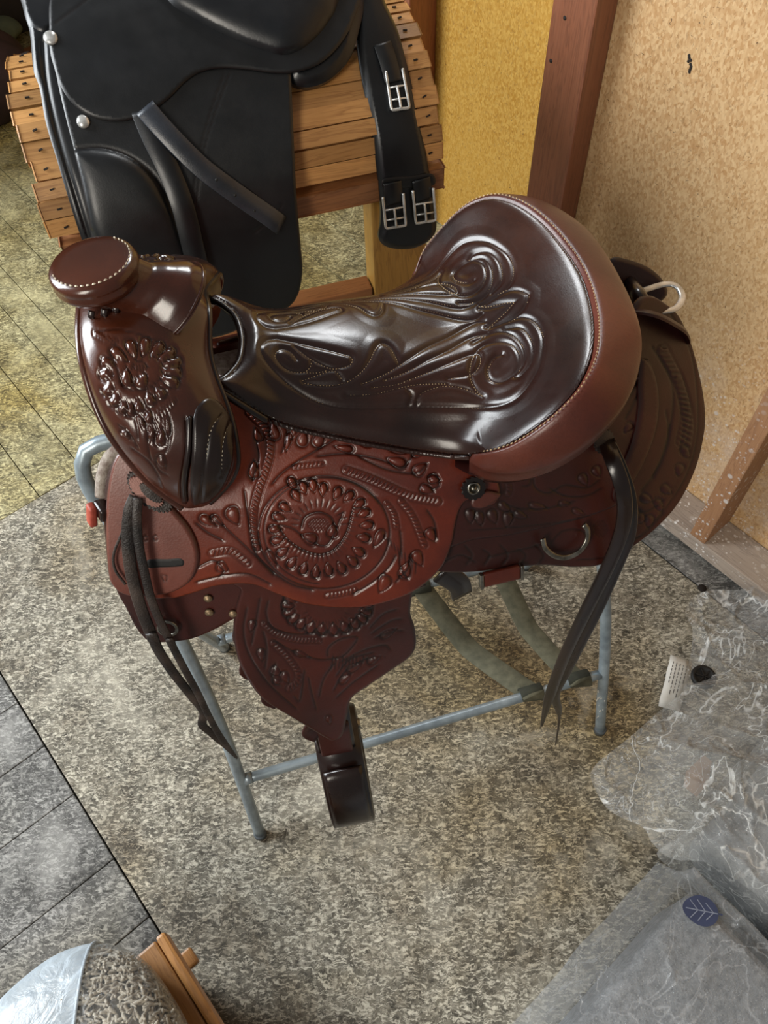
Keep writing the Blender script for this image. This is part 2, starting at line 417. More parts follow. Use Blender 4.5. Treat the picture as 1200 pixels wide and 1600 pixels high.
LPLATE = leather('smooth_rigging_leather', '#6a352a', '#4a211a', '#976457', .40, .12, .12)
LDARK = leather('near_black_brown_leather', '#190c0a', '#0d0605', '#2a1410', .30, .3, .05)
LSTRING = leather('blackened_saddle_string', '#261b17', '#100b0a', '#5a4c44', .52, .03, .5, scale=40)
LPINK = leather('raw_pinkish_leather', '#8a5a4e', '#5f352c', '#b98c80', .6, 0, .3)
LBLACK = leather('black_saddle_leather', '#0d0f13', '#06070a', '#161a20', .36, .14, .06, '#000000', .4)
LBLACK2 = leather('black_smooth_flap_leather', '#0e1013', '#07080a', '#171b20', .40, .10, .08)
LBLUE = leather('worn_black_strap_leather', '#2a2e36', '#15181d', '#5a626e', .36, .15, .15)

def plain(name, c, rough=.5, metal=0.0, var=None, vs=20, bump=0, bs=200, **kw):
    t = NT(name); col = lin(c)
    if var: col = t.mix(t.ramp(t.noise(vs, 4), [(.35, 0.0), (.7, 1.0)]), c, var)
    t.set(Base_Color=col, Roughness=rough, Metallic=metal, **kw)
    if bump: t.bump(t.noise(bs, 4), bump, .001)
    return t.m
STEEL = plain('scuffed_galvanised_tube', '#a3b0b8', .36, .45, '#808c94', 40, .1, 300)
CHROME = plain('bright_steel', '#e6e6e4', .25, .55, '#a9a9a6', 60)
NICKEL = plain('dull_nickel', '#a8a69e', .30, 1.0, '#6f6b62', 90)
BRASS = plain('dull_brass_rivet', '#a08a6e', .42, .8, '#6f5f4b', 200)
THREAD = plain('waxed_tan_thread', '#b59a74', .7, 0, '#8a7150', 300)
THREADW = plain('pale_thread', '#d8cdb8', .7, 0, '#a89a84', 300)
WEB = plain('olive_grey_webbing', '#5c5a48', .85, 0, '#444334', 60, .35, 900)
WEBD = plain('dark_olive_webbing', '#33352a', .85, 0, '#262820', 60, .35, 900)
FLEECE = plain('dirty_sheepskin', '#a39a90', .95, 0, '#6b5a52', 120, .8, 400)
RED = plain('faded_red_leather_keeper', '#b5513f', .55, 0, '#8a3527', 60, .15)
WHITEP = plain('flaking_white_paint', '#dcdad2', .7, 0, '#b5b3aa', 200, .3)
BLK = plain('black_rubber', '#0c0c0d', .6)
DOTM = plain('nail_hole', '#1a110b', .8)

def specks(t, c, amt=.75, ylo=.08, yhi=.26, zlo=.18, zhi=.55):
    sp = t.n.new('ShaderNodeSeparateXYZ'); t.l.new(t.tc.outputs['Object'], sp.inputs[0])
    low = t.math('MULTIPLY', t.ramp(sp.outputs[2], [(zlo, 1.0), (zhi, 0.0)]), t.ramp(t.math('ABSOLUTE', t.math('SUBTRACT', sp.outputs[1], .36)), [(ylo, 1.0), (yhi, 0.0)]))
    for sc, r0, r1, th in ((34, .14, .22, .52), (70, .17, .27, .50), (130, .20, .30, .50)):
        d = t.math('MULTIPLY', t.ramp(t.voro(sc, out='Distance'), [(r0, 1.0), (r1, 0.0)]), t.ramp(t.noise(sc * .28, 2, .5), [(th, 0.0), (th + .06, 1.0)]))
        c = t.mix(t.math('MULTIPLY', t.math('MULTIPLY', d, low), amt), c, '#dcdad8')
    return c
def wood(name, base, dark, light, ring=8, rough=.5, axis='X', coat=.0, spk=False):
    t = NT(name); sc = {'X': (1, 14, 14), 'Y': (14, 1, 14), 'Z': (14, 14, 1)}[axis]
    v = t.mapv(sc); n = t.noise(ring * .35, 4, .6, 1.2, v); wv = t.math('FRACT', t.math('MULTIPLY', n, 9.0))
    c = t.mix(t.ramp(wv, [(0, 0.0), (.55, .25), (.9, 1.0), (1, .1)]), base, dark)
    c = t.mix(t.math('MULTIPLY', t.noise(60, 3, .6, 0, t.mapv(tuple(s * .4 for s in sc))), .45), c, light)
    if spk: c = specks(t, c)
    oi = t.n.new('ShaderNodeObjectInfo'); hs = t.n.new('ShaderNodeHueSaturation'); t.l.new(c, hs.inputs['Color'])
    t.l.new(t.math('ADD', t.math('MULTIPLY', oi.outputs['Random'], .6), .68), hs.inputs['Value'])
    t.set(Base_Color=hs.outputs[0], Roughness=rough, Coat_Weight=coat, Coat_Roughness=.25); t.bump(t.noise(ring * 4, 3, .6, .5, v), .12, .001); return t.m
PINE = wood('varnished_pine_slat', '#b07f4a', '#8a5a2e', '#cfa468', 7, .42, 'X', .25)
PINEZ = wood('varnished_pine_post', '#b98a3e', '#96692a', '#d0a658', 6, .42, 'Z', .25)
PINEX = wood('reddish_pine_rail', '#93603a', '#6f4225', '#ad7c50', 7, .48, 'X', .15)
STUD = wood('red_brown_stud', '#8a5138', '#6a3a27', '#a8745a', 6, .42, 'Z', .3)
STUDL = wood('pale_stud', '#a27450', '#875a3c', '#bd9875', 6, .6, 'Z', 0, True)
PLATEW = wood('dusty_grey_sole_plate', '#8f8072', '#6d6157', '#b5aaa0', 6, .75, 'Y', 0, True)
STOOLW = wood('oiled_oak_board', '#a8743f', '#8a5a2c', '#c4935a', 6, .42, 'Y', .2)

def chipboard(name, c1, c2, c3):
    t = NT(name)
    c = t.mix(t.ramp(t.noise(3.0, 3, .5), [(.35, 0.0), (.65, 1.0)]), c1, c2)
    v = t.mapv((1, 1, .55)); c = t.mix(t.ramp(t.voro(300, v, out='Color'), [(.15, 0.0), (.8, 1.0)]), c, c3)
    c = t.mix(t.math('MULTIPLY', t.ramp(t.noise(230, 2, .5, 1.0, v), [(.58, 0.0), (.68, 1.0)]), .45), c, '#7a5730')
    c = t.mix(t.math('MULTIPLY', t.ramp(t.noise(75, 2, .5, 2.2, t.mapv((1, 1, 2.2))), [(.70, 0.0), (.735, 1.0)]), .85), c, '#4a321d')
    # splashes of whitewash low on the right-hand bay
    c = specks(t, c); sp = t.n.new('ShaderNodeSeparateXYZ'); t.l.new(t.tc.outputs['Object'], sp.inputs[0])
    low = t.math('MULTIPLY', t.ramp(sp.outputs[2], [(.18, 1.0), (.5, 0.0)]), t.ramp(t.math('ABSOLUTE', t.math('SUBTRACT', sp.outputs[1], .36)), [(.12, 1.0), (.36, 0.0)]))
    c = t.mix(t.math('MULTIPLY', t.math('MULTIPLY', low, t.ramp(t.noise(14, 4, .7), [(.45, 0.0), (.7, 1.0)])), .5), c, '#cbbfb4')
    t.set(Base_Color=c, Roughness=.55, Specular_IOR_Level=.4); t.bump(t.voro(260), .1, .001); return t.m
CHIP = chipboard('tan_particleboard', '#bb9566', '#b38a5c', '#cfae82')
CHIPO = chipboard('ochre_particleboard', '#b98a35', '#ad7c2a', '#c99f4e')

def strandboard(name, pal, mid, dk, warm_light, dirt):
    """weathered flakes: short pale and dark chips at odd angles over a dusty ground"""
    t = NT(name); wp = t.wpos(); warp = t.n.new('ShaderNodeVectorMath'); warp.operation = 'MULTIPLY_ADD'
    nz = t.noise(40, 4, .65, 0, wp, 'Color'); t.l.new(nz, warp.inputs[0]); warp.inputs[1].default_value = (.022, .022, .022); t.l.new(wp, warp.inputs[2]); W = warp.outputs[0]
    c = t.mix(t.ramp(t.noise(55, 6, .72, .6, W), [(.36, 0.0), (.66, 1.0)]), dk, mid)
    c = t.mix(t.ramp(t.noise(24, 5, .7, .8, t.mapv(loc=(3, 1, 0), vec=W)), [(.42, 0.0), (.64, 1.0)]), c, mid)
    fk = t.ramp(t.voro(1, t.mapv((105, 210, 60), (0, 0, .5), vec=W), out='Color'), [(.05, dk), (.4, mid), (.6, mid), (.95, pal)]); fk2 = t.ramp(t.voro(1, t.mapv((230, 100, 60), (0, 0, 1.2), vec=W), out='Color'), [(.05, dk), (.45, mid), (.95, pal)])
    c = t.mix(t.math('MULTIPLY', t.ramp(t.noise(38, 3, .6, .8, W), [(.44, 0.0), (.52, 1.0)]), .55), c, fk)
    c = t.mix(t.math('MULTIPLY', t.ramp(t.noise(50, 3, .6, .8, t.mapv(loc=(4, 2, 1), vec=W)), [(.50, 0.0), (.56, 1.0)]), .6), c, fk2)
    c = t.mix(t.math('MULTIPLY', t.ramp(t.noise(16, 6, .75, .5, t.mapv(loc=(6, 9, 0), vec=W)), [(.46, 0.0), (.60, 1.0)]), .55), c, dk)
    def chips(rot, sc, lo, hi, off):
        return t.ramp(t.noise(1, 3, .55, .5, t.mapv(sc, (0, 0, rot), (off, off * 2, 0), vec=W)), [(lo, 0.0), (hi, 1.0)])
    for k, (rot, off) in enumerate(((.5, 1), (1.6, 5), (2.5, 9), (1.05, 13))):
        c = t.mix(t.math('MULTIPLY', chips(rot, (70, 230, 90), .58, .65, off), .75), c, pal)
        c = t.mix(t.math('MULTIPLY', chips(rot + .7, (90, 260, 90), .61, .68, off + 3), .75), c, dk)
    big = t.noise(1.5, 4, .6, .5, t.mapv(loc=(1.3, .4, 0), vec=wp))
    c = t.mix(t.math('MULTIPLY', t.ramp(big, [(.44, 0.0), (.60, 1.0)]), .75), c, warm_light, 'MULTIPLY')  # uneven warm light on the boards, painted in as broad yellow patches
    c = t.mix(t.math('MULTIPLY', t.ramp(t.noise(5, 6, .72, .6, W), [(.47, 0.0), (.66, 1.0)]), .7), c, dirt, 'MULTIPLY')
    c = t.mix(t.math('MULTIPLY', t.ramp(t.noise(4, 5, .65, .6, t.mapv(loc=(8, 3, 0), vec=W)), [(.54, 0.0), (.70, 1.0)]), .45), c, pal)
    t.set(Base_Color=c, Roughness=.68, Specular_IOR_Level=.35)
    t.bump(t.noise(110, 5, .7, .8, W), .45, .003); return t.m
OSB = strandboard('weathered_strandboard', '#cfc9b8', '#807a6c', '#37342d', '#e2ca92', '#94836c')
OSBG = strandboard('grey_worn_plank', '#adaca8', '#6f6e6c', '#3a3937', '#dcd6c0', '#7f7d78')
OSBY = strandboard('yellowed_worn_plank', '#d0c89c', '#8d8460', '#3a3626', '#f0dc9c', '#8f8464')

def film(name, tint, amount, rough=.12, haze=.5, bs=60, glints=.55):
    """thin cloudy plastic: part clear, part milky, with its own sheen"""
    t = NT(name); t.n.remove(t.b); out = t.n['Material Output']
    tr = t.n.new('ShaderNodeBsdfTransparent'); tr.inputs[0].default_value = (.93, .94, .95, 1)
    df = t.n.new('ShaderNodeBsdfPrincipled'); df.inputs['Base Color'].default_value = lin(tint); df.inputs['Roughness'].default_value = rough; df.inputs['Specular IOR Level'].default_value = .8
    bp = t.n.new('ShaderNodeBump'); bp.inputs['Strength'].default_value = .5; bp.inputs['Distance'].default_value = .006; t.l.new(t.noise(bs, 4, .6, 1.5), bp.inputs['Height']); t.l.new(bp.outputs[0], df.inputs['Normal'])
    lw = t.n.new('ShaderNodeLayerWeight'); lw.inputs[0].default_value = .5; t.l.new(bp.outputs[0], lw.inputs['Normal'])
    fac = t.math('ADD', t.math('MULTIPLY', t.math('POWER', lw.outputs['Facing'], 3.5), .55), .03)
    # crinkle highlights painted as cloudy white streaks along noise lines
    glint = t.ramp(t.math('ABSOLUTE', t.math('SUBTRACT', t.noise(bs * .13, 3, .55, .9), .5)), [(.0, glints), (.014, 0.0)]); glint2 = t.ramp(t.math('ABSOLUTE', t.math('SUBTRACT', t.noise(bs * .32, 2, .55, 1.2, t.mapv(loc=(2, 5, 1))), .5)), [(.0, glints * .5), (.012, 0.0)])
    f = t.math('ADD', t.math('MULTIPLY', t.ramp(t.noise(7, 5, .65, 1.0), [(.35, 0.0), (.75, 1.0)]), haze), amount); f = t.math('MINIMUM', t.math('ADD', t.math('ADD', f, fac), t.math('ADD', glint, glint2)), 1.0)
    mx = t.n.new('ShaderNodeMixShader'); t.l.new(f, mx.inputs[0]); t.l.new(tr.outputs[0], mx.inputs[1]); t.l.new(df.outputs[0], mx.inputs[2]); t.l.new(mx.outputs[0], out.inputs[0]); return t.m
FILM = film('crumpled_clear_film', '#dcdddb', .07, .07, .20)
FILMB = film('tight_clear_film', '#d0d4d8', .06, .07, .12, 60, .22)
FILMC = film('clear_bag_window', '#d9dcdc', .02, .1, .08, 60, .2)
FILMW = film('milky_white_bag', '#c6d3de', .50, .3, .20, 30, .3)
def feltm():
    t = NT('grey_felt_bale'); c = t.mix(t.ramp(t.noise(90, 5, .7), [(.35, 0.0), (.7, 1.0)]), '#6a6d70', '#96989a')
    c = t.mix(t.ramp(t.noise(400, 3, .7), [(.6, 0.0), (.72, 1.0)]), c, '#c3c3bd'); c = t.mix(t.ramp(t.noise(330, 3, .7, 0, t.mapv(loc=(5, 5, 5))), [(.62, 0.0), (.72, 1.0)]), c, '#2e3032')
    t.set(Base_Color=c, Roughness=.95); t.bump(t.noise(300, 4), .5, .002); return t.m
FELT = feltm()
PELLET = plain('pale_wood_pellet', '#c4baa8', .7, 0, '#8f8372', 90, .2)
PELLETD = plain('brown_wood_flake', '#6b5e4b', .8, 0, '#54493a', 90, .2)
TAGW = plain('white_paper_tag', '#d9d8d3', .6, 0, '#c9c8c2', 40)
INK = plain('grey_print', '#6d6b68', .7)
NAVY = plain('navy_leaf_print', '#3b4563', .5, 0, '#343d58', 40)
VEIN = plain('pale_leaf_vein', '#8890a3', .5)
CARD = plain('crumpled_brown_paper', '#8a6f58', .8, 0, '#735a46', 30, .3)

# ------------------------------------------------------------------ the shed: floor, walls, studs
ROOM = Frame((0, 0, 0), 38.3)          # s runs towards the wall, -q runs along it
def rp(x, y, z=0.0):                   # room X, Y of a sight line at height z
    L = ROOM.at(x, y, z=z); return L[0], -L[1]
def rplane(x, y, X): L = ROOM.at(x, y, s=X); return -L[1], L[2]
def roomobj(o, kind='structure'):
    o.rotation_euler = (0, 0, ROOM.a)
    if kind: o['kind'] = kind
    return o
floor = roomobj(box('floor', (-2.2, -1.6, -.06), (1.9, 5.0, -.022), plain('dark_joists', '#1c1915', .9), bevel=0))
g = .0022
gp_ = .0009
def slab(name, lo, hi, mat, dz=0.0, g=.0022):
    return box(name, (lo[0] + g, lo[1] + g, -.022), (hi[0] - g, hi[1] - g, dz), mat, floor, bevel=.0018)
slab('floor_sheet', (-.207, -1.6), (1.017, 1.383), OSB)
slab('floor_board', (1.017, -1.6), (1.9, 1.383), OSBG, -.002)
ys = [1.383, 1.18, 1.06, .945, .829, .709, .56, .438, .31, .18, .05, -.3, -.8, -1.6]
for a, b in zip(ys[1:], ys[:-1]): slab('floor_plank', (-2.2, a), (-.207, b), OSBG, -.0005 - .001 * random.random(), gp_)
xs = [-2.2, -1.6, -1.0, -.55, -.43, -.31, -.19, -.07, .06, .177, .285, .362, .47, .585, .70, .82, .95, 1.077, 1.213, 1.342, 1.46, 1.9]
for a, b in zip(xs[:-1], xs[1:]): slab('floor_plank', (a, 1.383), (b, 5.0), OSBY, -.0005 - .0015 * random.random(), gp_)

XW, XP, XL = 1.172, 1.08, 1.46
yl, _ = rplane(827, 290, XW - .05); yr, _ = rplane(905, 180, XW - .05)
wall_right = roomobj(box('wall_right', (XW, -1.6, 0), (XW + .05, yl - .012, 2.3), CHIP, bevel=0))
wall_left = roomobj(box('wall_left', (XL, .95, 0), (XL + .05, 5.0, 2.3), CHIPO, bevel=0))
trim_1 = roomobj(box('trim_1', (XP, -1.6, -.001), (XW - .001, yl - .012, .04), PLATEW, bevel=.003))
a0 = rplane(1075, 838, XP)[0]
trim_2 = roomobj(box('trim_2', (XP, a0 - .038, .0405), (XW - .0005, a0, 2.3), STUDL, bevel=.003))
trim_3 = roomobj(box('trim_3', (XW - .055, yr, .0405), (XW - .0005, yl, 2.3), STUD, bevel=.004))
for px, py in ((889, 25), (867, 92)):
    Y, Z = rplane(px, py, XW - .045)
    o = lathe('nail_hole', [(.0035, -.002), (.0035, .0004), (.0, .0005)], DOTM, trim_3, orient((XW - .055, Y, Z), (-1, 0, 0)), 10)
Y, Z = rplane(1078, 100, XW)
gouge = []
for k in range(9): gouge.append((random.gauss(0, .0022) + (k - 4) * .0011, (k - 4) * .0027))
bm = bmesh.new()
for k, (dy, dz) in enumerate(gouge):
    r = bmesh.ops.create_icosphere(bm, subdivisions=1, radius=.003)
    for v in r['verts']: v.co = Vector((v.co.x * .35 + XW, v.co.y + Y + dy, v.co.z + Z + dz))
bmobj('gouge', bm, DOTM, wall_right)
# far studs of the left bay, only their edges show beside the rack
yb, _ = rplane(640, 10, XL - .09)
trim_4 = roomobj(box('trim_4', (XL - .09, yb, .0), (XL - .0005, yb + .09, 2.3), STUD, bevel=.004))
# knot hole by the sole plate
X, Y = rp(1097, 919); lathe('knot_hole', [(.010, -.002), (.009, .0012), (.0, .0012)], DOTM, floor, orient((X, Y, 0), (0, 0, 1)), 12)

# the dim far corner: end wall
wall_back = roomobj(box('wall_back', (-2.2, 3.55, 0), (XL, 3.6, 2.3), plain('dark_stained_boards', '#2a211c', .8, 0, '#1c1613', 6), bevel=0))

shade_blocker = box('shade_blocker', (-1.72, 1.9, 0), (-1.66, 4.6, 2.3), bpy.data.materials['dark_stained_boards'], bevel=0); shade_blocker['kind'] = 'structure'  # unseen partition, added to keep the door light off the far-left floor

# ------------------------------------------------------------------ folding tube stand
ST = Frame((.030, .605, 0), 14.0)
stand = ST.empty('folding_saddle_stand')
tag(stand, 'grey metal tube folding stand with webbing straps under the brown western saddle', 'stand')
S0, S1, HT, HQ, QT = -.335, .326, .77, .19, .105
def leg_pt(sgn, h): return sgn * (HQ - (HQ + QT) * h / HT)
for sg in (1, -1):
    # an inverted U: two legs crossing to the far side and a rail on top
    fl_ = .045 if sg > 0 else .0
    pts = [(S0, sg * HQ, 0.006), (S0, leg_pt(sg, .3), .3), (S0 - fl_ * .4, leg_pt(sg, .55), .55), (S0 - fl_ * .85, leg_pt(sg, .66), .66), (S0 - fl_ * 1.1, leg_pt(sg, .73), .73), (S0 - fl_ + .01, leg_pt(sg, .765), .765), (S0 + .04 - fl_, leg_pt(sg, HT), HT), (S0 + .1, leg_pt(sg, HT), HT),
           (0, leg_pt(sg, HT), HT), (S1 - .12, leg_pt(sg, HT), HT), (S1 - .07, leg_pt(sg, .765), .765), (S1 - .05, leg_pt(sg, .72), .72), (S1 - .04, leg_pt(sg, .62), .62), (S1, leg_pt(sg, .3), .3), (S1, sg * HQ, 0.006)]
    o = tube('leg_frame', ob(spl(pts, 120)), .0098, STEEL, stand)
    h = .148; y = leg_pt(sg, h)
    tube('crossbar', ob(spl([(S0 + .004, y, h), (0, y, h), (S1 - .004, y, h)], 30)), .0088, STEEL, stand)
    for s in (S0, S1):
        lathe('foot_cap', [(.0112, 0), (.0112, .012), (.0105, .013)], plain('dark_cap', '#4a5054', .5) if s == S0 and sg == 1 else bpy.data.materials['dark_cap'], stand, orient((s, -sg * HQ, .0005), (0, 0, 1)), 16)
    tube('weld_collar', ob(A(S0 + .006, y, h, S0 + .02, y, h).reshape(2, 3)), .0105, STEEL, stand)
# bolt where the legs cross
for s in (S0, S1): lathe('pivot_bolt', [(.006, -.026), (.006, .026)], NICKEL, stand, orient((s, 0, HT * HQ / (HQ + QT)), (1, 0, 0)), 12)
h = .148; yb_ = leg_pt(1, h)
for s, w_, sk_ in ((.190, .040, .125), (.280, .040, .06)):
    for k in (0,):
        P = spl([(s, yb_ + .012, h + .0), (s, yb_ + .004, h + .011), (s - .010, yb_ - .02, h - .004), (s - sk_ * .45, 0.02, h - .04), (s - sk_ * .6, -.02, h - .04), (s - sk_ + .01, -yb_ + .02, h - .004), (s - sk_, -yb_ - .004, h + .011), (s - sk_, -yb_ - .012, h)], 60)
        ribbon('webbing_strap', ob(P), w_, .0022, WEB, stand, N=(0, 0, 1))
    for sg in (1, -1):
        P = A(0, 0, 0) + np.array([(s if sg > 0 else s - sk_, sg * (yb_ + .0112 * cos(a) - .004), h + .0112 * sin(a)) for a in np.linspace(-2.4, 3.6, 26)])
        ribbon('strap_loop', ob(P), w_ + .002, .0026, WEBD, stand, N=np.array([(0, -sg * cos(a), sin(a)) for a in np.linspace(-2.4, 3.6, 26)]))
# flaking paint on the rear leg
bm = bmesh.new()
for k in range(26):
    hh = random.uniform(.03, .115); a = random.uniform(-1.4, 1.0)
    r = bmesh.ops.create_icosphere(bm, subdivisions=1, radius=random.uniform(.002, .0045))
    c = Vector((S1 + .0098 * sin(a), -(leg_pt(1, hh) + .0098 * cos(a)), hh))
    for v in r['verts']: v.co = Vector((v.co.x * .5, v.co.y * .35, v.co.z * 1.7)) + c
o = bmobj('flaking_paint', bm, WHITEP, stand); o['kind'] = 'stuff'

# ------------------------------------------------------------------ western saddle
SD = Frame((.020, .605, 0), 8.0)
saddle = SD.empty('western_saddle')
tag(saddle, 'tooled brown leather western saddle with horn and quilted seat on a metal stand', 'saddle')
_sk = [-.40, -.28, -.06, .10, .20, .34, .42]
_zk = [.30, .45, .55, .65, .70, .75, .80, .85, .90, .95, 1.0]
_T = np.array([[-.03, .015, .055, .088, .116, .14, .158, .17, .19, .20, .21],
               [-.01, .03, .07, .102, .13, .152, .17, .183, .20, .215, .235],
               [.0, .05, .092, .128, .158, .181, .199, .213, .235, .257, .29],
               [.0, .045, .085, .12, .15, .175, .195, .21, .23, .25, .28],
               [-.03, .01, .05, .09, .125, .155, .18, .2, .22, .24, .26],
               [-.12, -.075, -.03, .013, .06, .097, .132, .158, .18, .2, .22],
               [-.2, -.14, -.09, -.045, .0, .045, .085, .12, .16, .18, .2]])[:, ::-1]
_ws, _wz = cardinal(_sk), cardinal(_zk)
def QS(s, z): return np.einsum('ni,ij,nj->n', _ws(s), _T, _wz(z))
def gside(s, q, z): return q - QS(s, z)
def gfend(s, q, z): return q - (.180 + (.752 - z) * .325 + .14 * np.minimum(s + .08, 0) * np.clip((z - .58) / .15, 0, 1))
def gjock(s, q, z): return q - QS(s, z) + np.clip((z - .855) * .45, 0, .04)

# --- lower skirt, front and rear lobes (lowest layer)
SKB = [(1000, 470), (1050, 478), (1078, 520), (1098, 590), (1106, 650), (1100, 700), (1086, 745), (1062, 790), (1030, 826), (990, 858), (945, 884), (900, 889), (850, 886), (800, 890), (740, 897), (690, 897), (640, 890), (640, 800), (740, 740), (860, 690), (950, 600)]
R = Relief(k=.0012).use(0, 0, 1)
R.groove([(1045, 486), (1078, 545), (1090, 620), (1088, 690), (1068, 752), (1020, 818), (960, 866), (900, 876)], 1.3, .8)
R.rope([(1035, 545), (1062, 600), (1076, 660), (1072, 700)], 8, 9, 1.2)
R.rope([(1060, 590), (1072, 640), (1064, 690)], 7, 8, 1.0)
R.groove([(1018, 540), (1048, 590), (1052, 640), (1040, 700), (1020, 750)], 1.6, 1, 1).groove([(1040, 640), (1046, 680), (1030, 730), (1000, 770)], 1.6, 1, -1)
for c, a in (((1072, 708), 60), ((1062, 735), 100), ((1010, 780), 20), ((1030, 790), 70), ((1000, 812), 140), ((1042, 766), 40), ((990, 800), 200), ((975, 826), 30), ((1015, 815), 100)): R.drop(c, a, 17, 11, 1.2)
R.fringe([(1020, 775), (1040, 768), (1056, 756)], 12, 5, 1.0)
R.groove([(985, 790), (1010, 800), (1040, 780)], 1.5, 1).groove([(960, 840), (1000, 840), (1040, 800)], 1.5, 1)
for k in range(5): R.groove([(725 + k * 28, 850 + (k % 2) * 8), (738 + k * 28, 868), (728 + k * 28, 884)], 1.5, .9, 1)
R.groove([(690, 880), (720, 868), (745, 880)], 1.5, 1).groove([(760, 872), (820, 858), (850, 850)], 1.5, .8).groove([(860, 850), (880, 830), (910, 830), (918, 850), (900, 870)], 1.5, .8)
R.dots((938, 826), 12, 14, 6, .8)
panel('skirt', SKB, SD, gside, LSKIRT, saddle, 0, .007, 2.4, R, 4, mirror=True)
SKF = [(158, 770), (163, 720), (185, 700), (240, 720), (330, 830), (420, 900), (430, 945), (372, 968), (335, 988), (300, 1002), (262, 1007), (232, 1006), (212, 986), (196, 955), (180, 925), (166, 880)]
R = Relief(k=.0008).use(0, 0, 1).rope([(188, 935), (202, 962), (222, 992)], 3.5, 4, .9).groove([(182, 935), (196, 965), (216, 998), (236, 1002)], 1.2, .8)
panel('skirt', SKF, SD, gside, LSKIRT, saddle, 0, .008, 3, R, 4, mirror=True)
# sheepskin lining peeping out at the front and in the hand hole
P = spl([(186, 702), (170, 718), (161, 745), (159, 775)], 30); L = SD.hit(P[:, 0], P[:, 1], lambda s, q, z: gside(s, q, z) + .006)
tube('fleece_lining', ob(L), .007, FLEECE, saddle, 8)

# --- rear jockey, between seat jockey and skirt
RJ = [(700, 760), (760, 720), (840, 690), (915, 660), (955, 650), (985, 600), (1012, 560), (1026, 590), (1030, 640), (1018, 695), (998, 742), (972, 785), (940, 802), (900, 815), (860, 824), (800, 838), (745, 845), (690, 852)]
R = Relief(k=.0012).use(650, 650, 2.4)
R.rope([(340, 230), (350, 270), (345, 290)], 5, 6, 1).groove([(440, 220), (450, 270), (500, 290), (560, 260), (640, 270), (690, 240)], 1.6, 1, 1)
R.groove([(380, 230), (400, 215), (430, 230), (425, 260), (395, 265)], 1.5, 1).groove([(500, 270), (560, 300), (640, 300), (700, 270)], 1.6, 1, 1)
for c, a, l, w_ in (((205, 375), 90, 44, 30), ((240, 385), 80, 44, 26), ((290, 378), 70, 46, 30), ((345, 388), 100, 50, 30), ((395, 372), 20, 44, 22), ((335, 345), 40, 50, 24), ((460, 340), 10, 60, 20), ((630, 240), 60, 40, 26), ((680, 210), 60, 36, 26), ((560, 330), 0, 40, 18), ((610, 360), 20, 40, 18)): R.drop((c[0], c[1]), a, l, w_, 1.3)
R.groove([(330, 330), (400, 350), (500, 345), (600, 320)], 1.6, 1).groove([(200, 430), (400, 415), (560, 395), (700, 360)], 1.2, .6)
R.use(900, 500, 3.556).rope([(250, 480), (300, 400), (345, 300)], 5, 7, .8).groove([(380, 190), (400, 260), (380, 350), (330, 450), (270, 560)], 1.6, .9, 1).groove([(340, 200), (360, 300), (300, 430)], 1.6, .8)
for c, a in (((350, 320), 100), ((370, 430), 110), ((330, 680), 120), ((290, 600), 130)): R.drop(c, a, 60, 34, 1.1)
panel('rear_jockey', RJ, SD, gside, LSKIRT, saddle, .0065, .005, 2.2, R, 4, mirror=True)
# smooth strap laid over the rear skirt
BAND = [(1005, 560), (1022, 575), (1032, 620), (1028, 668), (1012, 715), (990, 757), (970, 787), (960, 775), (972, 735), (990, 690), (1000, 640), (1000, 595)]
panel('skirt_strap', BAND, SD, gside, LSKIRT, saddle, .012, .004, 4, None, 4, mirror=True)

# --- seat jockey: the big tooled side panel
SJ = [(330, 600), (345, 585), (400, 625), (480, 660), (600, 680), (730, 695), (760, 700), (778, 745), (783, 775), (768, 792), (735, 783), (720, 797), (712, 825), (707, 852), (690, 890), (650, 925), (600, 945), (545, 953), (480, 947), (430, 930), (392, 916), (340, 918), (300, 930), (262, 938), (225, 925), (225, 820), (225, 740), (270, 650)]
R = Relief(k=.0014).use(250, 600, 2.4)
def ell(cx, cy, rx, ry, a0=0, a1=360, n=26): return [(cx + rx * cos(radians(a)), cy + ry * sin(radians(a))) for a in np.linspace(a0, a1, n)]
R.groove(ell(615, 557, 246, 212, -178, 182, 34), 1.7, 1.1, -1).groove(ell(622, 552, 232, 200, 95, 330), 1.2, .6)
ring = [(497, 372), (538, 388), (574, 380), (612, 396), (665, 410), (708, 422), (746, 450), (764, 485), (776, 530), (764, 577), (745, 630), (722, 665), (680, 690), (632, 697), (585, 705), (540, 692), (495, 670), (460, 632), (440, 587), (432, 545), (446, 500), (470, 463), (512, 418)]
for x, y in ring: R.drop((x, y), math.degrees(atan2(y - 545, x - 600)) + 180, 44, 26, 1.5)
for i, (x, y) in enumerate(ring):
    a = atan2(y - 545, x - 600); R.groove([(x + 20 * cos(a - 1.7), y + 20 * sin(a - 1.7)), (x + 27 * cos(a), y + 27 * sin(a)), (x + 20 * cos(a + 1.7), y + 20 * sin(a + 1.7))], 1.1, .9)
low = [(442, 532), (480, 585), (540, 625), (605, 640), (660, 615), (700, 555), (722, 470)]
R.groove(low, 1.8, 1.3).fringe(low, 15, 6.5, 1.4, 1)
R.groove([(442, 528), (500, 545), (545, 580), (605, 608), (640, 590), (690, 480)], 1.6, 1.2, -1).drop((560, 580), 200, 52, 34, 1.7).drop((648, 552), 280, 44, 32, 1.7)
R.groove([(528, 545), (545, 500), (595, 482), (640, 500), (655, 535)], 2.0, 1.4).dots((596, 528), 42, 27, 5.0, 1.3)
for k in range(14): a = radians(188 + k * 12.5); R.groove([(598 + 78 * cos(a), 540 + 78 * sin(a)), (600 + 112 * cos(a), 542 + 112 * sin(a))], 1.0, .6)
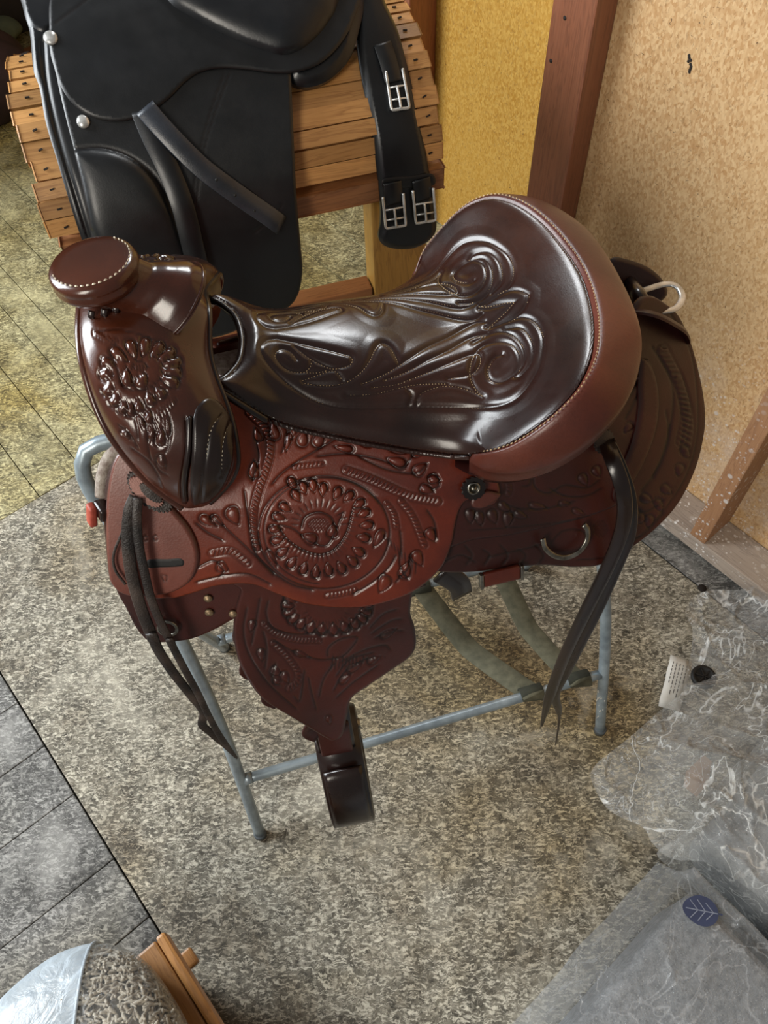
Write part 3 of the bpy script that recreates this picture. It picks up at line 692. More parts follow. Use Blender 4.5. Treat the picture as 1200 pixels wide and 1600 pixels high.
R.rope([(338, 105), (395, 165), (415, 235), (398, 320), (370, 400), (352, 480), (350, 560), (362, 615)], 6, 7, 1.3)
R.rope([(700, 322), (780, 350), (860, 385), (945, 422), (1042, 440)], 6.5, 6.5, 1.2).rope([(850, 448), (878, 488), (888, 535)], 4.5, 6, 1.0).rope([(905, 440), (950, 500), (992, 605)], 5, 6.5, 1.0)
R.rope([(505, 310), (560, 302), (608, 298)], 4, 6.5, 1.0).rope([(628, 795), (680, 788), (732, 775)], 4, 6, 1.0).rope([(195, 635), (265, 628), (330, 672)], 5.5, 7, 1.1)
G = [[(668, 198), (600, 240), (520, 288), (455, 335), (415, 380)], [(470, 150), (478, 195), (455, 262)], [(585, 272), (700, 262), (820, 282), (905, 312), (945, 275), (948, 250)], [(190, 490), (250, 545), (320, 610), (420, 705), (500, 757), (578, 776)], [(315, 395), (325, 470), (340, 560), (360, 640), (430, 722)], [(360, 215), (370, 280), (345, 370)],
     [(740, 270), (850, 320), (960, 335), (1000, 300)], [(930, 735), (900, 680), (905, 610), (900, 545)], [(720, 795), (800, 745), (860, 690), (888, 640)], [(880, 750), (930, 690), (945, 640)], [(140, 690), (200, 665), (240, 700), (225, 720)], [(1000, 350), (1035, 335), (1048, 380), (1015, 402)], [(860, 250), (905, 262), (945, 250)], [(130, 745), (240, 720), (330, 715), (420, 755)], [(130, 520), (180, 560), (240, 590)], [(1000, 470), (1030, 520), (1040, 590)]]
for i, p in enumerate(G): R.groove(p, 1.8, 1.25, 1 if i % 2 else -1)
for c, a, l, w_ in (((428, 175), 260, 60, 30), ((366, 190), 250, 44, 24), ((536, 202), 280, 56, 32), ((598, 205), 300, 56, 34), ((352, 322), 270, 56, 30), ((276, 495), 60, 60, 40), ((888, 292), 200, 64, 34), ((978, 318), 320, 52, 34), ((1030, 358), 10, 40, 26), ((1002, 396), 20, 46, 28), ((922, 700), 290, 56, 34), ((968, 656), 60, 50, 34), ((840, 752), 120, 56, 36), ((1018, 568), 60, 44, 30), ((180, 515), 30, 60, 26), ((215, 515), 40, 50, 24), ((235, 690), 30, 40, 30), ((760, 215), 200, 60, 24), ((820, 580), 120, 60, 26), ((690, 240), 190, 60, 22), ((480, 215), 100, 60, 22), ((500, 180), 110, 50, 22), ((420, 655), 60, 60, 20), ((980, 250), 330, 60, 22)): R.drop(c, a, l, w_, 1.5)
for k in range(10): R.groove([(835 + 14 * k, 560 + 12 * k), (850 + 12 * k, 590 + 14 * k)], 1.0, .5)
panel('seat_jockey', SJ, SD, gjock, LRED, saddle, .0125, .0055, 1.7, R, 4)
SJF = panel('seat_jockey', SJ, SD, gjock, LRED, saddle, .0125, .0055, 6, None, 4)
SJF.scale = (1, -1, 1)

# --- fender and its straps
FE = [(376, 908), (375, 925), (367, 955), (364, 990), (371, 1030), (388, 1066), (412, 1096), (450, 1120), (488, 1143), (512, 1157), (524, 1160), (536, 1150), (543, 1120), (550, 1094), (575, 1075), (612, 1050), (640, 1030), (650, 1012), (649, 985), (642, 960), (645, 930), (647, 912)]
R = Relief(k=.0013).use(300, 900, 2.667)
sc_ = [(400 + 0 * k, 0) for k in range(0)]
for k in range(13):
    a = radians(200 - k * 17); x, y = 565 + 165 * cos(a), 130 + 95 * sin(a)
    R.drop((x, y), math.degrees(a) + 180, 46, 34, 1.2); R.groove([(x + 22 * cos(a + 1.5), y + 22 * sin(a + 1.5)), (x + 28 * cos(a), y + 28 * sin(a)), (x + 22 * cos(a - 1.5), y + 22 * sin(a - 1.5))], 1.2, 1)
R.fringe(ell(560, 145, 80, 45, 0, 180, 14), 10, 5, 1.0, -1)
R.rope([(298, 200), (350, 240), (440, 268), (530, 270)], 4.5, 5.5, 1.1).rope([(340, 280), (400, 340), (440, 400), (440, 440), (405, 470)], 5, 6, 1.1)
for p in ([(320, 100), (310, 160), (340, 220), (440, 245), (560, 235)], [(285, 90), (265, 200), (248, 290)], [(295, 225), (312, 300), (305, 390)], [(340, 270), (430, 320), (530, 350), (600, 345)], [(350, 360), (335, 440), (375, 460)], [(425, 500), (450, 520), (470, 390)], [(485, 420), (500, 490), (520, 560)], [(600, 360), (550, 430), (530, 510)], [(565, 340), (570, 300), (620, 265), (690, 260), (640, 330), (590, 350)], [(620, 360), (720, 310), (800, 290), (830, 310)], [(600, 420), (660, 350), (760, 320)], [(740, 220), (800, 160), (860, 140)], [(750, 240), (830, 190), (880, 180)], [(760, 260), (840, 230), (885, 230)], [(590, 480), (640, 400), (740, 340)], [(600, 510), (680, 440), (780, 370)], [(230, 130), (215, 230), (240, 330), (320, 450), (440, 560)], [(620, 250), (690, 170), (740, 130)]): R.groove(p, 1.5, 1.0, 1)
for c, a, l, w_ in (((250, 210), 100, 40, 26), ((290, 330), 80, 44, 26), ((350, 400), 20, 40, 30), ((390, 425), 60, 44, 28), ((355, 440), 0, 30, 20), ((570, 600), 80, 30, 20), ((680, 380), 330, 60, 24), ((760, 350), 330, 50, 20), ((640, 430), 320, 50, 22), ((820, 240), 330, 60, 22), ((460, 330), 20, 60, 20)): R.drop(c, a, l, w_, 1.1)
for k in range(16): R.groove([(590 + 14 * k, 330 + 8 * (k % 3)), (580 + 15 * k, 400 - 4 * k)], 1.1, .7)
fender = panel('fender', FE, SD, gfend, LFEND, saddle, .004, .005, 1.9, R, 4)
def SP(x, y, q): return SD.at(x, y, q=q)
fm = panel('fender', FE, SD, gfend, LFEND, saddle, .004, .005, 7, None, 4); fm.scale = (1, -1, 1)
# stirrup leather running down behind the fender, and billets showing at its front edge
P = spl([(-.13, .205, .60), (-.133, .226, .53), (-.133, .240, .48), (-.133, .246, .45)], 20)
ribbon('stirrup_leather', ob(P), .050, .006, LDARK, saddle, N=ob(A(0, 1, .25)))
for (x, y, a, h_) in ((372, 985, 10, .05), (384, 1042, 25, .03), (418, 1086, 40, .03), (482, 1140, 40, .03)):
    b = SD.hit(A(x), A(y), lambda s, q, z: gfend(s, q, z) + .006)[0]
    P = spl([b + A(.035, -.012, .03), b + A(.012, -.006, .012), b + A(.0, -.004, -h_ * .5), b + A(.010, -.001, -h_)], 14)
    ribbon('billet', ob(P), .022, .004, LSKIRT, saddle, N=ob(A(.4, .9, .2)))
# --- stirrups
def stirrup(sgn):
    top = A(-.132, .252, .492); bot = A(-.127, .306, .285); ax = bot - top; Lh = np.linalg.norm(ax); ax /= Lh
    fo = A(1, 0, 0); si = np.cross(ax, fo); si /= np.linalg.norm(si)
    if si[1] < 0: si = -si
    wdt = .058
    # ring in the plane of (si, ax), swept with a wide flat section along fo: the stirrup is turned side on
    ring = []
    for u, v in [(-.030, .045), (-.050, .085), (-.064, .13), (-.066, .165), (-.058, .185), (-.03, .194), (.0, .195), (.03, .194), (.058, .185), (.066, .165), (.064, .13), (.050, .085), (.030, .045), (.0, .036)]:
        ring.append(top + si * (u - .05) + ax * v)
    P = spl(ring, 70, closed=True); ctr = P.mean(0); N = P - ctr
    V, Fc = sweep(P, [(-.029, -.005), (.029, -.005), (.031, 0), (.029, .006), (.0, .0075), (-.029, .006), (-.031, 0)], N, closed=True)
    V[:, 1] *= sgn
    st = mesh('stirrup', ob(V), Fc, LDARK, saddle)
    # leather wrap on the outer side with raised binding
    Q = np.array([top + si * (.0665 - .05) + ax * v for v in np.linspace(.06, .185, 12)]); Q += si * np.array([-.022 * ((.13 - v) / .07) ** 2 * (v < .13) - .014 * ((v - .15) / .035) ** 2 * (v > .15) for v in np.linspace(.06, .185, 12)])[:, None]
    V, Fc = sweep(Q + si * .009, [(-.026, -.003), (.026, -.003), (.0265, .001), (.02, .0035), (-.02, .0035), (-.0265, .001)], si)
    V[:, 1] *= sgn; mesh('leather_cover', ob(V), Fc, LDARK, st)
    V, Fc = sweep(A(*(top - si * .05 + ax * .04 - fo * .034), *(top - si * .05 + ax * .04 + fo * .034)).reshape(2, 3), circ(.007, 12)); V[:, 1] *= sgn; mesh('stirrup_bolt', ob(V), Fc, NICKEL, st)
stirrup(1); stirrup(-1)
P = spl([(-.133, .238, .52), (-.133, .250, .480), (-.133, .250, .450), (-.133, .215, .445)], 16); ribbon('stirrup_leather', ob(P), .042, .006, LSKIRT, saddle, N=ob(A(0, 1, .3)))
P2 = P.copy(); P2[:, 1] *= -1; ribbon('stirrup_leather', ob(P2), .045, .006, LFEND, saddle, N=(0, 1, .3))

# --- quilted seat
cons = [(-.20, 0, .985), (-.152, 0, .966), (-.175, .058, .968), (-.20, .06, .972), (-.133, .03, .957), (-.133, .078, .924), (-.055, 0, .949), (-.055, .05, .938), (-.055, .1, .900), (0, 0, .941), (0, .06, .931), (0, .113, .889), (.045, 0, .934), (.045, .07, .930), (.045, .135, .895), (.093, 0, .938), (.093, .074, .937), (.10, .12, .945), (.12, 0, .952), (.13, .09, .962), (.15, 0, .966), (.15, .06, .969), (.061, .149, .912), (.079, .157, .930), (.103, .159, .953), (.123, .153, .968), (.142, .139, .977), (.163, .108, .981), (.180, .06, .980), (.188, 0, .979), (.21, 0, .985)]
cp = [(s, q) for s, q, z in cons] + [(s, -q) for s, q, z in cons if q]; cv = [z for *_, z in cons] + [z for _, q, z in cons if q]
ZS = tps(cp, cv, 2e-6)
def gseat(s, q, z): return z - ZS(np.clip(s, -.25, .26), np.clip(q, -.2, .2))
SO = [(-.150, 0), (-.154, .030), (-.166, .050), (-.178, .060), (-.170, .067), (-.140, .076), (-.10, .087), (-.055, .100), (0, .114), (.030, .126), (.050, .138), (.061, .149), (.079, .157), (.103, .159), (.123, .153), (.142, .139), (.163, .108), (.180, .06), (.188, 0)]
seat_poly = SO + [(s, -q) for s, q in SO[-2:0:-1]]
QR = Relief(k=.00085)
c4 = [[(400, 400), (345, 410), (315, 452), (350, 512), (430, 590), (520, 652), (600, 690), (700, 712), (850, 716), (1000, 710), (1200, 712), (1275, 714), (1350, 716), (1460, 708), (1550, 660), (1625, 550), (1652, 440), (1645, 372), (1610, 318), (1560, 298), (1500, 312), (1400, 350)],
      [(400, 402), (560, 432), (700, 465), (750, 482), (740, 515), (690, 530), (640, 528), (560, 490), (480, 435)], [(490, 490), (465, 460), (420, 446), (390, 462), (400, 500), (450, 540), (520, 550), (555, 522), (560, 495)], [(520, 550), (590, 550), (645, 535)],
      [(515, 588), (590, 562), (660, 542), (690, 560), (705, 590)], [(525, 600), (620, 611), (710, 600), (780, 560), (830, 500), (860, 440), (890, 420), (930, 440), (960, 490), (970, 520)],
      [(800, 602), (900, 560), (1000, 500), (1100, 440), (1200, 395), (1320, 330), (1380, 320)], [(905, 586), (1000, 550), (1100, 500), (1200, 455), (1300, 400), (1390, 375)], [(850, 620), (960, 605), (1080, 560), (1200, 515), (1290, 480), (1345, 470), (1350, 510), (1310, 560), (1200, 580)], [(725, 655), (850, 650), (960, 625), (1060, 605), (1200, 602)], [(1000, 620), (1030, 655), (1010, 708)], [(1050, 710), (1062, 660), (1110, 630), (1200, 612), (1290, 630), (1370, 665)]]
QR.use(300, 400, 3.0)
for p in c4: QR.puff(p, 3.4, 1.9)
c5 = [[(430, 640), (400, 650), (375, 690), (385, 730), (430, 738), (480, 705), (496, 655), (470, 608), (420, 595), (360, 610), (320, 650), (310, 710), (330, 760), (360, 788)], [(320, 600), (400, 562), (460, 566), (505, 612), (510, 672), (470, 722)], [(440, 548), (500, 545), (540, 600), (540, 662), (500, 716), (470, 722)], [(370, 545), (430, 502), (480, 440), (515, 385), (524, 425), (510, 470), (470, 508), (380, 548)], [(380, 535), (440, 480), (500, 410)]]
QR.use(600, 280, 2.308)
for p in c5: QR.puff(p, 3.4, 1.9)
def build_seat():
    st = .00135
    B = spl(seat_poly, step=st, closed=True); nb = len(B)
    gx, gy = np.meshgrid(np.arange(-.185, .2, st), np.arange(-.165, .165, st * .87)); gx = gx + (np.arange(gx.shape[0])[:, None] % 2) * st / 2
    gx = gx.ravel(); gy = gy.ravel(); k = inside(B, gx, gy); gx, gy = gx[k], gy[k]; d = dpoly(B[::3], gx, gy, True)[0]; k = d > st * .7; gx, gy, d = gx[k], gy[k], d[k]
    X = np.r_[B[:, 0], gx]; Y = np.r_[B[:, 1], gy]; D = np.r_[np.zeros(nb), d]
    r = delaunay_2d_cdt([Vector((a, b)) for a, b in zip(X * 100, Y * 100)], [(i, (i + 1) % nb) for i in range(nb)], [], 1, 1e-7)
    if len(r[0]) != len(X):
        vs = np.array([tuple(v) for v in r[0]]) / 100; X, Y = vs[:, 0], vs[:, 1]; D = dpoly(B, X, Y, True)[0]
    def base(x, y): return ZS(x, y)
    e = .001; N = np.stack([-(base(X + e, Y) - base(X - e, Y)) / (2 * e), -(base(X, Y + e) - base(X, Y - e)) / (2 * e), np.ones(len(X))], -1); N /= np.linalg.norm(N, axis=1)[:, None]
    L = np.stack([X, Y, base(X, Y)], -1); M = L.copy(); M[:, 1] = np.abs(M[:, 1])
    px, py = SD.px(M); h, tl = QR(px, py)
    fade = np.clip(D / .006, 0, 1); h = h * fade
    near = (X > .03)                                    # the rim is sewn under the cantle roll; the free edges curl down
    rr = np.clip(D / .010, 0, 1); h -= np.where(X > .06, .002, .0065) * (1 - np.sqrt(np.clip(1 - (1 - rr) ** 2, 0, 1)))
    h += .0035 * np.exp(-((D - .012) / .006) ** 2) * (X < .06) * .4
    V = L + N * (h + .004)[:, None]; W = V[:nb].copy(); W[:, 2] -= .007; n0 = len(X)
    V = np.vstack([V, W]); Fc = [tuple(f) for f in r[2]] + [(i, (i + 1) % nb, n0 + (i + 1) % nb, n0 + i) for i in range(nb)]
    O = ob(V); f0 = Fc[0]
    if np.cross(O[f0[1]] - O[f0[0]], O[f0[2]] - O[f0[0]])[2] < 0: Fc = [f[::-1] for f in Fc[:-nb]] + Fc[-nb:]
    o = mesh('seat', O, Fc, LSEAT, saddle, True, np.r_[tl, np.zeros(nb)])
    return o
seat = build_seat()
_bvh_seat = BVHTree.FromPolygons([tuple(v.co) for v in seat.data.vertices], [tuple(p.vertices) for p in seat.data.polygons])
def on_bvh(bvh, px, py, fr=SD):
    d = fr.dirs(ray(px, py)); P = []; N = []
    for v in d:
        o = ob(fr.c); dd = ob(v); h = bvh.ray_cast(Vector(o), Vector(dd))
        if h[0] is None: P.append(None); N.append(None)
        else: P.append(ob(np.array(h[0]))); n = ob(np.array(h[1])); N.append(n if n @ v < 0 else -n)
    return P, N
SP_, SN_ = [], []
for S in QR.S:
    c = S[1]; L = SD.hit(c[:, 0], c[:, 1], lambda s, q, z: gseat(s, q, z) - .003); L[:, 2] = ZS(L[:, 0], L[:, 1]) + .0033
    n = np.tile(A(0, 0, 1.), (len(L), 1)); SP_.append(L); SN_.append(n); M = L.copy(); M[:, 1] *= -1; SP_.append(M); SN_.append(n)
# double row along the free side edges
ed = spl([(-.178, .060), (-.170, .064), (-.140, .0725), (-.10, .0835), (-.055, .0962), (0, .110), (.030, .122), (.043, .131)], 90)
for sg in (1, -1):
    L = np.stack([ed[:, 0], ed[:, 1] * sg, ZS(ed[:, 0], ed[:, 1]) + .0013], -1); SP_.append(L); SN_.append(np.tile(A(0, .5 * sg, .85), (90, 1)))
dashes('quilting_stitches', SP_, SN_, THREAD, seat, .0022, .0008, .0011, .0007)
# rolled edge of the seat front and sides
P = spl([(-.140, -.0775), (-.170, -.0685), (-.180, -.0615), (-.168, -.050), (-.156, -.030), (-.152, 0), (-.156, .030), (-.168, .050), (-.180, .0615), (-.170, .0685), (-.140, .0775)], 110)
tube('edge_binding', ob(np.stack([P[:, 0], P[:, 1], ZS(P[:, 0], P[:, 1]) - .0045], -1)), .0038, LDARK, seat, 8)

# --- cantle roll
inner = [(.050, .137, .897), (.061, .150, .914), (.079, .158, .931), (.103, .160, .955), (.123, .154, .970), (.142, .140, .979), (.163, .109, .983), (.180, .06, .982), (.188, 0, .981)]
outer = [(.046, .141, .889), (.060, .155, .888), (.081, .166, .893), (.109, .173, .904), (.136, .174, .922), (.160, .168, .941), (.185, .151, .956), (.208, .118, .962), (.226, .07, .964), (.231, 0, .964)]
I_ = np.array(inner + [(s, -q, z) for s, q, z in inner[-2::-1]]); O_ = np.array(outer + [(s, -q, z) for s, q, z in outer[-2::-1]])
I_ = spl(I_, 160); O_ = spl(O_, 160)
def cantle():
    V = []; k = 22; m = len(I_)
    tt = np.linspace(0, 1, 13)
    for i in range(m):
        a, b = I_[i], O_[i]; d = b - a; w_ = np.linalg.norm(d); t_ = (I_[min(i + 1, m - 1)] - I_[max(i - 1, 0)]); n = np.cross(d, t_); n /= np.linalg.norm(n); n = n if n[2] > 0 else -n
        up = [a + d * t + n * (.16 * w_ * np.sqrt(np.clip(1 - (2 * t - 1) ** 2, 0, 1)) * (.75 + .25 * t)) + A(0, 0, .0025) for t in tt]
        up[0] = a + A(0, 0, .0015)
        dn = [b - A(0, 0, .008) - d * .02, b - A(0, 0, .016) - d * .12, b - A(0, 0, .020) - d * .35, a - A(0, 0, .02) + d * .3, a - A(0, 0, .02), a - A(0, 0, .012) - d * .05]
        V += up + dn
    kk = 19; Fc = [(i * kk + a, i * kk + (a + 1) % kk, (i + 1) * kk + (a + 1) % kk, (i + 1) * kk + a) for i in range(m - 1) for a in range(kk)]
    Fc += [tuple(range(kk)), tuple((m - 1) * kk + a for a in range(kk))[::-1]]
    return mesh('cantle_roll', ob(np.array(V)), Fc, LROLL, saddle)
cr = cantle()
bm = bmesh.new(); bm.from_mesh(cr.data); bmesh.ops.recalc_face_normals(bm, faces=bm.faces); bm.to_mesh(cr.data); bm.free()
D_ = O_ - I_; L1 = I_ + D_ * .07 + A(0, 0, .0062)
dashes('cantle_stitches', [L1[4:-4]], [np.tile(A(0, 0, 1.), (152, 1))], THREAD, cr, .0034, .0012, .0016, .0009)
# back of the cantle
V = []; m = 80; Ib = O_[::2]
for p in Ib: V += [A(p[0] - .012, p[1] * .94, p[2] - .012), A(p[0] * .9, p[1] * .74, .90 - .03 * abs(p[1]) / .18), A(p[0] * .9 + .01, p[1] * .55, .84)]
mesh('cantle_back', ob(np.array(V)), [(i * 3 + a, i * 3 + a + 1, i * 3 + a + 4, i * 3 + a + 3) for i in range(len(Ib) - 1) for a in range(2)], LSKIRT, saddle)

# --- fork (swell)
ph = np.array([0, .25, .5, .75, .92, 1.0])
PF = np.array([(-.287, 0, 1.022), (-.288, .045, 1.010), (-.282, .086, .968), (-.267, .107, .926), (-.250, .118, .893), (-.235, .124, .872)])
PR = np.array([(-.176, 0, 1.0), (-.180, .045, .985), (-.172, .088, .966), (-.169, .121, .942), (-.184, .130, .905), (-.207, .130, .879)])
CRN = np.array([.020, .025, .030, .024, .014, .004])
mir = lambda X: np.vstack([(X * A(1, -1, 1))[::-1][:-1], X])
def fork():
    u = np.r_[-ph[::-1][:-1], ph]; n = 230; m = 150
    uu = np.linspace(-1, 1, n); W = cardinal(u)(uu); F_ = W @ mir(PF); R_ = W @ mir(PR); cc = W @ np.r_[CRN[::-1][:-1], CRN]
    V = np.zeros((n, m, 3)); t = np.linspace(0, 1, m); prof = (1 - np.abs(2 * t - 1) ** 2.7) ** .62
    ctr = A(-.23, 0, .88)
    for i in range(n):
        mid = .5 * (F_[i] + R_[i]); nrm = A(0, mid[1] * 1.0, max(mid[2] - .875, -.01)); nrm /= np.linalg.norm(nrm)
        V[i] = F_[i] + (R_[i] - F_[i]) * t[:, None] + nrm * (cc[i] * prof)[:, None]
    return V
FV = fork()
def grid_normals(V):
    a = np.gradient(V, axis=0); b = np.gradient(V, axis=1); N = np.cross(a, b); N /= np.linalg.norm(N, axis=-1)[..., None] + 1e-12; return N
FN = grid_normals(FV); s_ = np.sign((FN * (FV - A(-.23, 0, .85))).sum(-1).mean()); FN *= s_
R = Relief(k=.0010).use(50, 350, 3.0)
R.groove([(310, 502), (420, 498), (560, 535), (660, 600), (702, 690), (682, 770)], 1.4, .6)
for x, y in ((408, 612), (470, 585), (528, 575), (585, 588), (632, 612), (655, 650), (655, 692), (645, 735)):
    a = math.degrees(atan2(y - 685, x - 505)); R.drop((x, y), a + 180, 82, 40, 2.0)
for x, y in ((352, 650), (345, 705), (356, 780), (388, 830), (428, 862), (462, 872), (500, 855), (552, 822), (600, 790)):
    a = math.degrees(atan2(y - 690, x - 490)); R.drop((x, y), a + 180, 58, 40, 1.8); a = radians(a); R.groove([(x + 24 * cos(a - 1.6), y + 24 * sin(a - 1.6)), (x + 33 * cos(a), y + 33 * sin(a)), (x + 24 * cos(a + 1.6), y + 24 * sin(a + 1.6))], 1.3, 1.0)
R.dots((508, 672), 38, 22, 4.6, 1.3).groove([(465, 685), (480, 650), (520, 645), (550, 675)], 1.6, 1.2)
R.drop((443, 718), 270, 78, 40, 2.2).drop((515, 735), 300, 66, 46, 2.2).groove([(370, 600), (400, 680), (420, 750), (470, 780), (540, 770), (600, 730)], 1.8, 1.3, 1)
R.fringe([(600, 745), (560, 765), (520, 775)], 8, 4.5, 1.0, -1).rope([(300, 510), (350, 540), (390, 550)], 5, 5, 1.0).fringe([(335, 660), (350, 720), (345, 760)], 8, 5, 1.0, -1)
for p in ([(480, 905), (495, 960), (500, 1020)], [(510, 900), (540, 970), (545, 1050), (560, 1120)], [(400, 940), (460, 990), (500, 1060)], [(560, 910), (585, 960), (570, 1030)], [(640, 905), (650, 960), (640, 1040), (620, 1080)], [(460, 1050), (540, 1110), (590, 1180), (610, 1240)], [(570, 1110), (600, 1160), (640, 1180)]): R.groove(p, 1.7, 1.2, 1)
for c, a, l, w_ in (((603, 1000), 280, 74, 40), ((548, 905), 280, 56, 32), ((642, 945), 270, 84, 18), ((560, 985), 280, 60, 26), ((440, 985), 50, 50, 26), ((610, 1120), 60, 60, 34), ((520, 930), 260, 44, 20)): R.drop(c, a, l, w_, 1.8)
R.rope([(595, 905), (630, 870), (665, 830)], 5, 6, 1.1)
R.groove([(720, 905), (722, 1050), (700, 1200), (705, 1310)], 2.2, 2.0).groove([(748, 905), (745, 1050), (722, 1200), (722, 1318)], 2.2, 2.0)
FL = FV.reshape(-1, 3).copy(); FM = FL.copy(); FM[:, 1] = np.abs(FM[:, 1]); px, py = SD.px(FM); h, tl = R(px, py)
face = ((FN.reshape(-1, 3) * A(1, 1, 1)) * 1).copy(); vis = (np.where(FL[:, 1:2] < 0, face * A(1, -1, 1), face) * (SD.c - FM)).sum(1) > 0
n_, m_ = FV.shape[:2]; tpar = np.tile(np.linspace(0, 1, m_), n_); fade = np.clip(np.minimum(tpar, 1 - tpar) / .04, 0, 1) * vis
FVd = FL + FN.reshape(-1, 3) * (h * fade)[:, None]
Fc = [(i * m_ + j, i * m_ + j + 1, (i + 1) * m_ + j + 1, (i + 1) * m_ + j) for i in range(n_ - 1) for j in range(m_ - 1)]
fork_o = mesh('fork', ob(FVd), Fc, LPOLISH, saddle, True, tl * fade)
# its hollow underside
U = (FL.reshape(n_, m_, 3)[:, [0, -1]]); Vb = []
for i in range(0, n_, 3): Vb += [U[i, 0], U[i, 0] * A(1, .90, 1) - A(-.006, 0, .026), U[i, 1] * A(1, .90, 1) - A(.006, 0, .026), U[i, 1]]
Vb = np.array(Vb); nn = len(Vb) // 4
mesh('gullet_lining', ob(Vb), [(i * 4 + a, i * 4 + a + 1, i * 4 + a + 5, i * 4 + a + 4) for i in range(nn - 1) for a in range(3)], LDARK, saddle)
tube('gullet_binding', ob(spl(U[:, 0] + A(-.001, 0, -.002), 110)), .0040, LPOLISH, saddle, 10)
tube('fork_rear_binding', ob(spl(U[:, 1], 110)), .0030, LDARK, saddle, 8)
_bvh_fork = BVHTree.FromPolygons([tuple(v) for v in ob(FL)], Fc)
def fork_hit(px, py):
    P, N = on_bvh(_bvh_fork, px, py); last = next(p for p in P if p is not None); out = []
    for p in P:
        if p is None: p = last
        out.append(p); last = p
    return np.array(out)
PT = [(50 + x / 3, 350 + y / 3) for x, y in ((758, 900), (790, 838), (835, 820), (880, 850), (918, 905), (938, 990), (935, 1100), (905, 1200), (855, 1275), (790, 1305), (752, 1300), (745, 1200), (752, 1050))]
R = Relief(k=.001).use(50, 350, 3.0).puff([(880, 900), (835, 960), (815, 1080), (800, 1220), (790, 1300)], 2.2, 1.0).puff([(915, 930), (890, 1010), (885, 1110), (880, 1170)], 2.2, .8)
fp = panel('fork_patch', PT, SD, None, LDARK, saddle, 0, .003, 2.0, R, 3.5, lift=lambda x, y: np.full(len(x), .0042), hit=fork_hit)
for wl in ([(738, 905), (735, 1050), (714, 1200), (716, 1300)],):
    c = spl([(50 + x / 3, 350 + y / 3) for x, y in wl], step=4); tube('fork_welt', ob(fork_hit(c[:, 0], c[:, 1])), .0030, LDARK, fork_o, 8)
seams = [[(880, 892), (852, 930), (825, 1000), (815, 1080), (805, 1180), (790, 1300)], [(918, 935), (895, 1000), (886, 1100), (886, 1165)], [(880, 1190), (840, 1210), (870, 1240), (875, 1265)]]
SPx, SNx = [], []
for sm in seams:
    c = spl([(50 + x / 3, 350 + y / 3) for x, y in sm], step=2.5); L = fork_hit(c[:, 0], c[:, 1]); n = np.tile(A(.4, .7, .55), (len(L), 1)); SPx.append(L + A(.001, .0025, .0022)); SNx.append(n)
dashes('patch_stitches', SPx, SNx, THREADW, fp, .0030, .0012, .0013, .0009)
# whip stitches under the horn
for x, y in ((145, 492), (165, 489), (183, 483)):
    L = fork_hit(A(x), A(y))[0]; P = spl([L + A(-.002, 0, -.005), L + A(-.001, .004, .001), L + A(.001, .002, .006)], 10); ribbon('lace', ob(P), .0055, .002, LDARK, fork_o, N=ob(A(0, .7, .6)))

# --- horn
hc = A(-.2612, 0, 1.0605)
neck = [((-.206, 0, 1.012), .046, .042), ((-.212, 0, 1.020), .043, .036), ((-.224, 0, 1.032), .034, .027), ((-.236, 0, 1.038), .029, .025), ((-.247, 0, 1.047), .028, .026), ((-.256, 0, 1.054), .030, .029)]
ce = spl([n[0] for n in neck], 26); ra = np.interp(np.linspace(0, 1, 26), np.linspace(0, 1, 6), [n[1] for n in neck]); rb = np.interp(np.linspace(0, 1, 26), np.linspace(0, 1, 6), [n[2] for n in neck])
nd = A(-.62, 0, .78); e1 = A(.78, 0, .62); e2 = A(0, 1, 0); V = []
for c, a, b in zip(ce, ra, rb):
    for t in np.linspace(0, 2 * pi, 36, endpoint=False): V.append(c + e1 * a * cos(t) + e2 * b * sin(t))
Fc = [(i * 36 + a, i * 36 + (a + 1) % 36, (i + 1) * 36 + (a + 1) % 36, (i + 1) * 36 + a) for i in range(25) for a in range(36)]
horn = mesh('horn', ob(np.array(V)), Fc, LPOLISH, saddle)
tube('horn_base_edge', ob(np.array(V[36:72])), .0015, LPOLISH, horn, 8, closed=True)
Mh = orient((hc[0], 0, hc[2]), (-.06, .03, 1), (1, 0, 0))
pr = [(.002, -.014), (.030, -.0135), (.0360, -.011), (.0385, -.007), (.0390, -.004), (.0378, -.0015), (.0385, .0005), (.0390, .003), (.0380, .0065), (.0355, .0092), (.0315, .0102), (.022, .0100), (.010, .0094), (.0, .0092)]
lathe('horn_cap', pr, LPOLISH, horn, Mh, 64)
a_ = np.linspace(0, 2 * pi, 120); L = np.array([(.0335 * cos(t), .0335 * sin(t), .0104) for t in a_]); L = (np.array(Mh)[:3, :3] @ L.T).T + np.array(Mh)[:3, 3]; k = (np.cos(a_ - radians(300)) > -.35)
dashes('cap_stitches', [ob(L[np.argsort(((a_ - radians(195)) % (2 * pi)))][:78])], [np.tile(A(0, 0, 1.), (78, 1))], THREADW, horn, .0034, .0016, .0016, .0010)

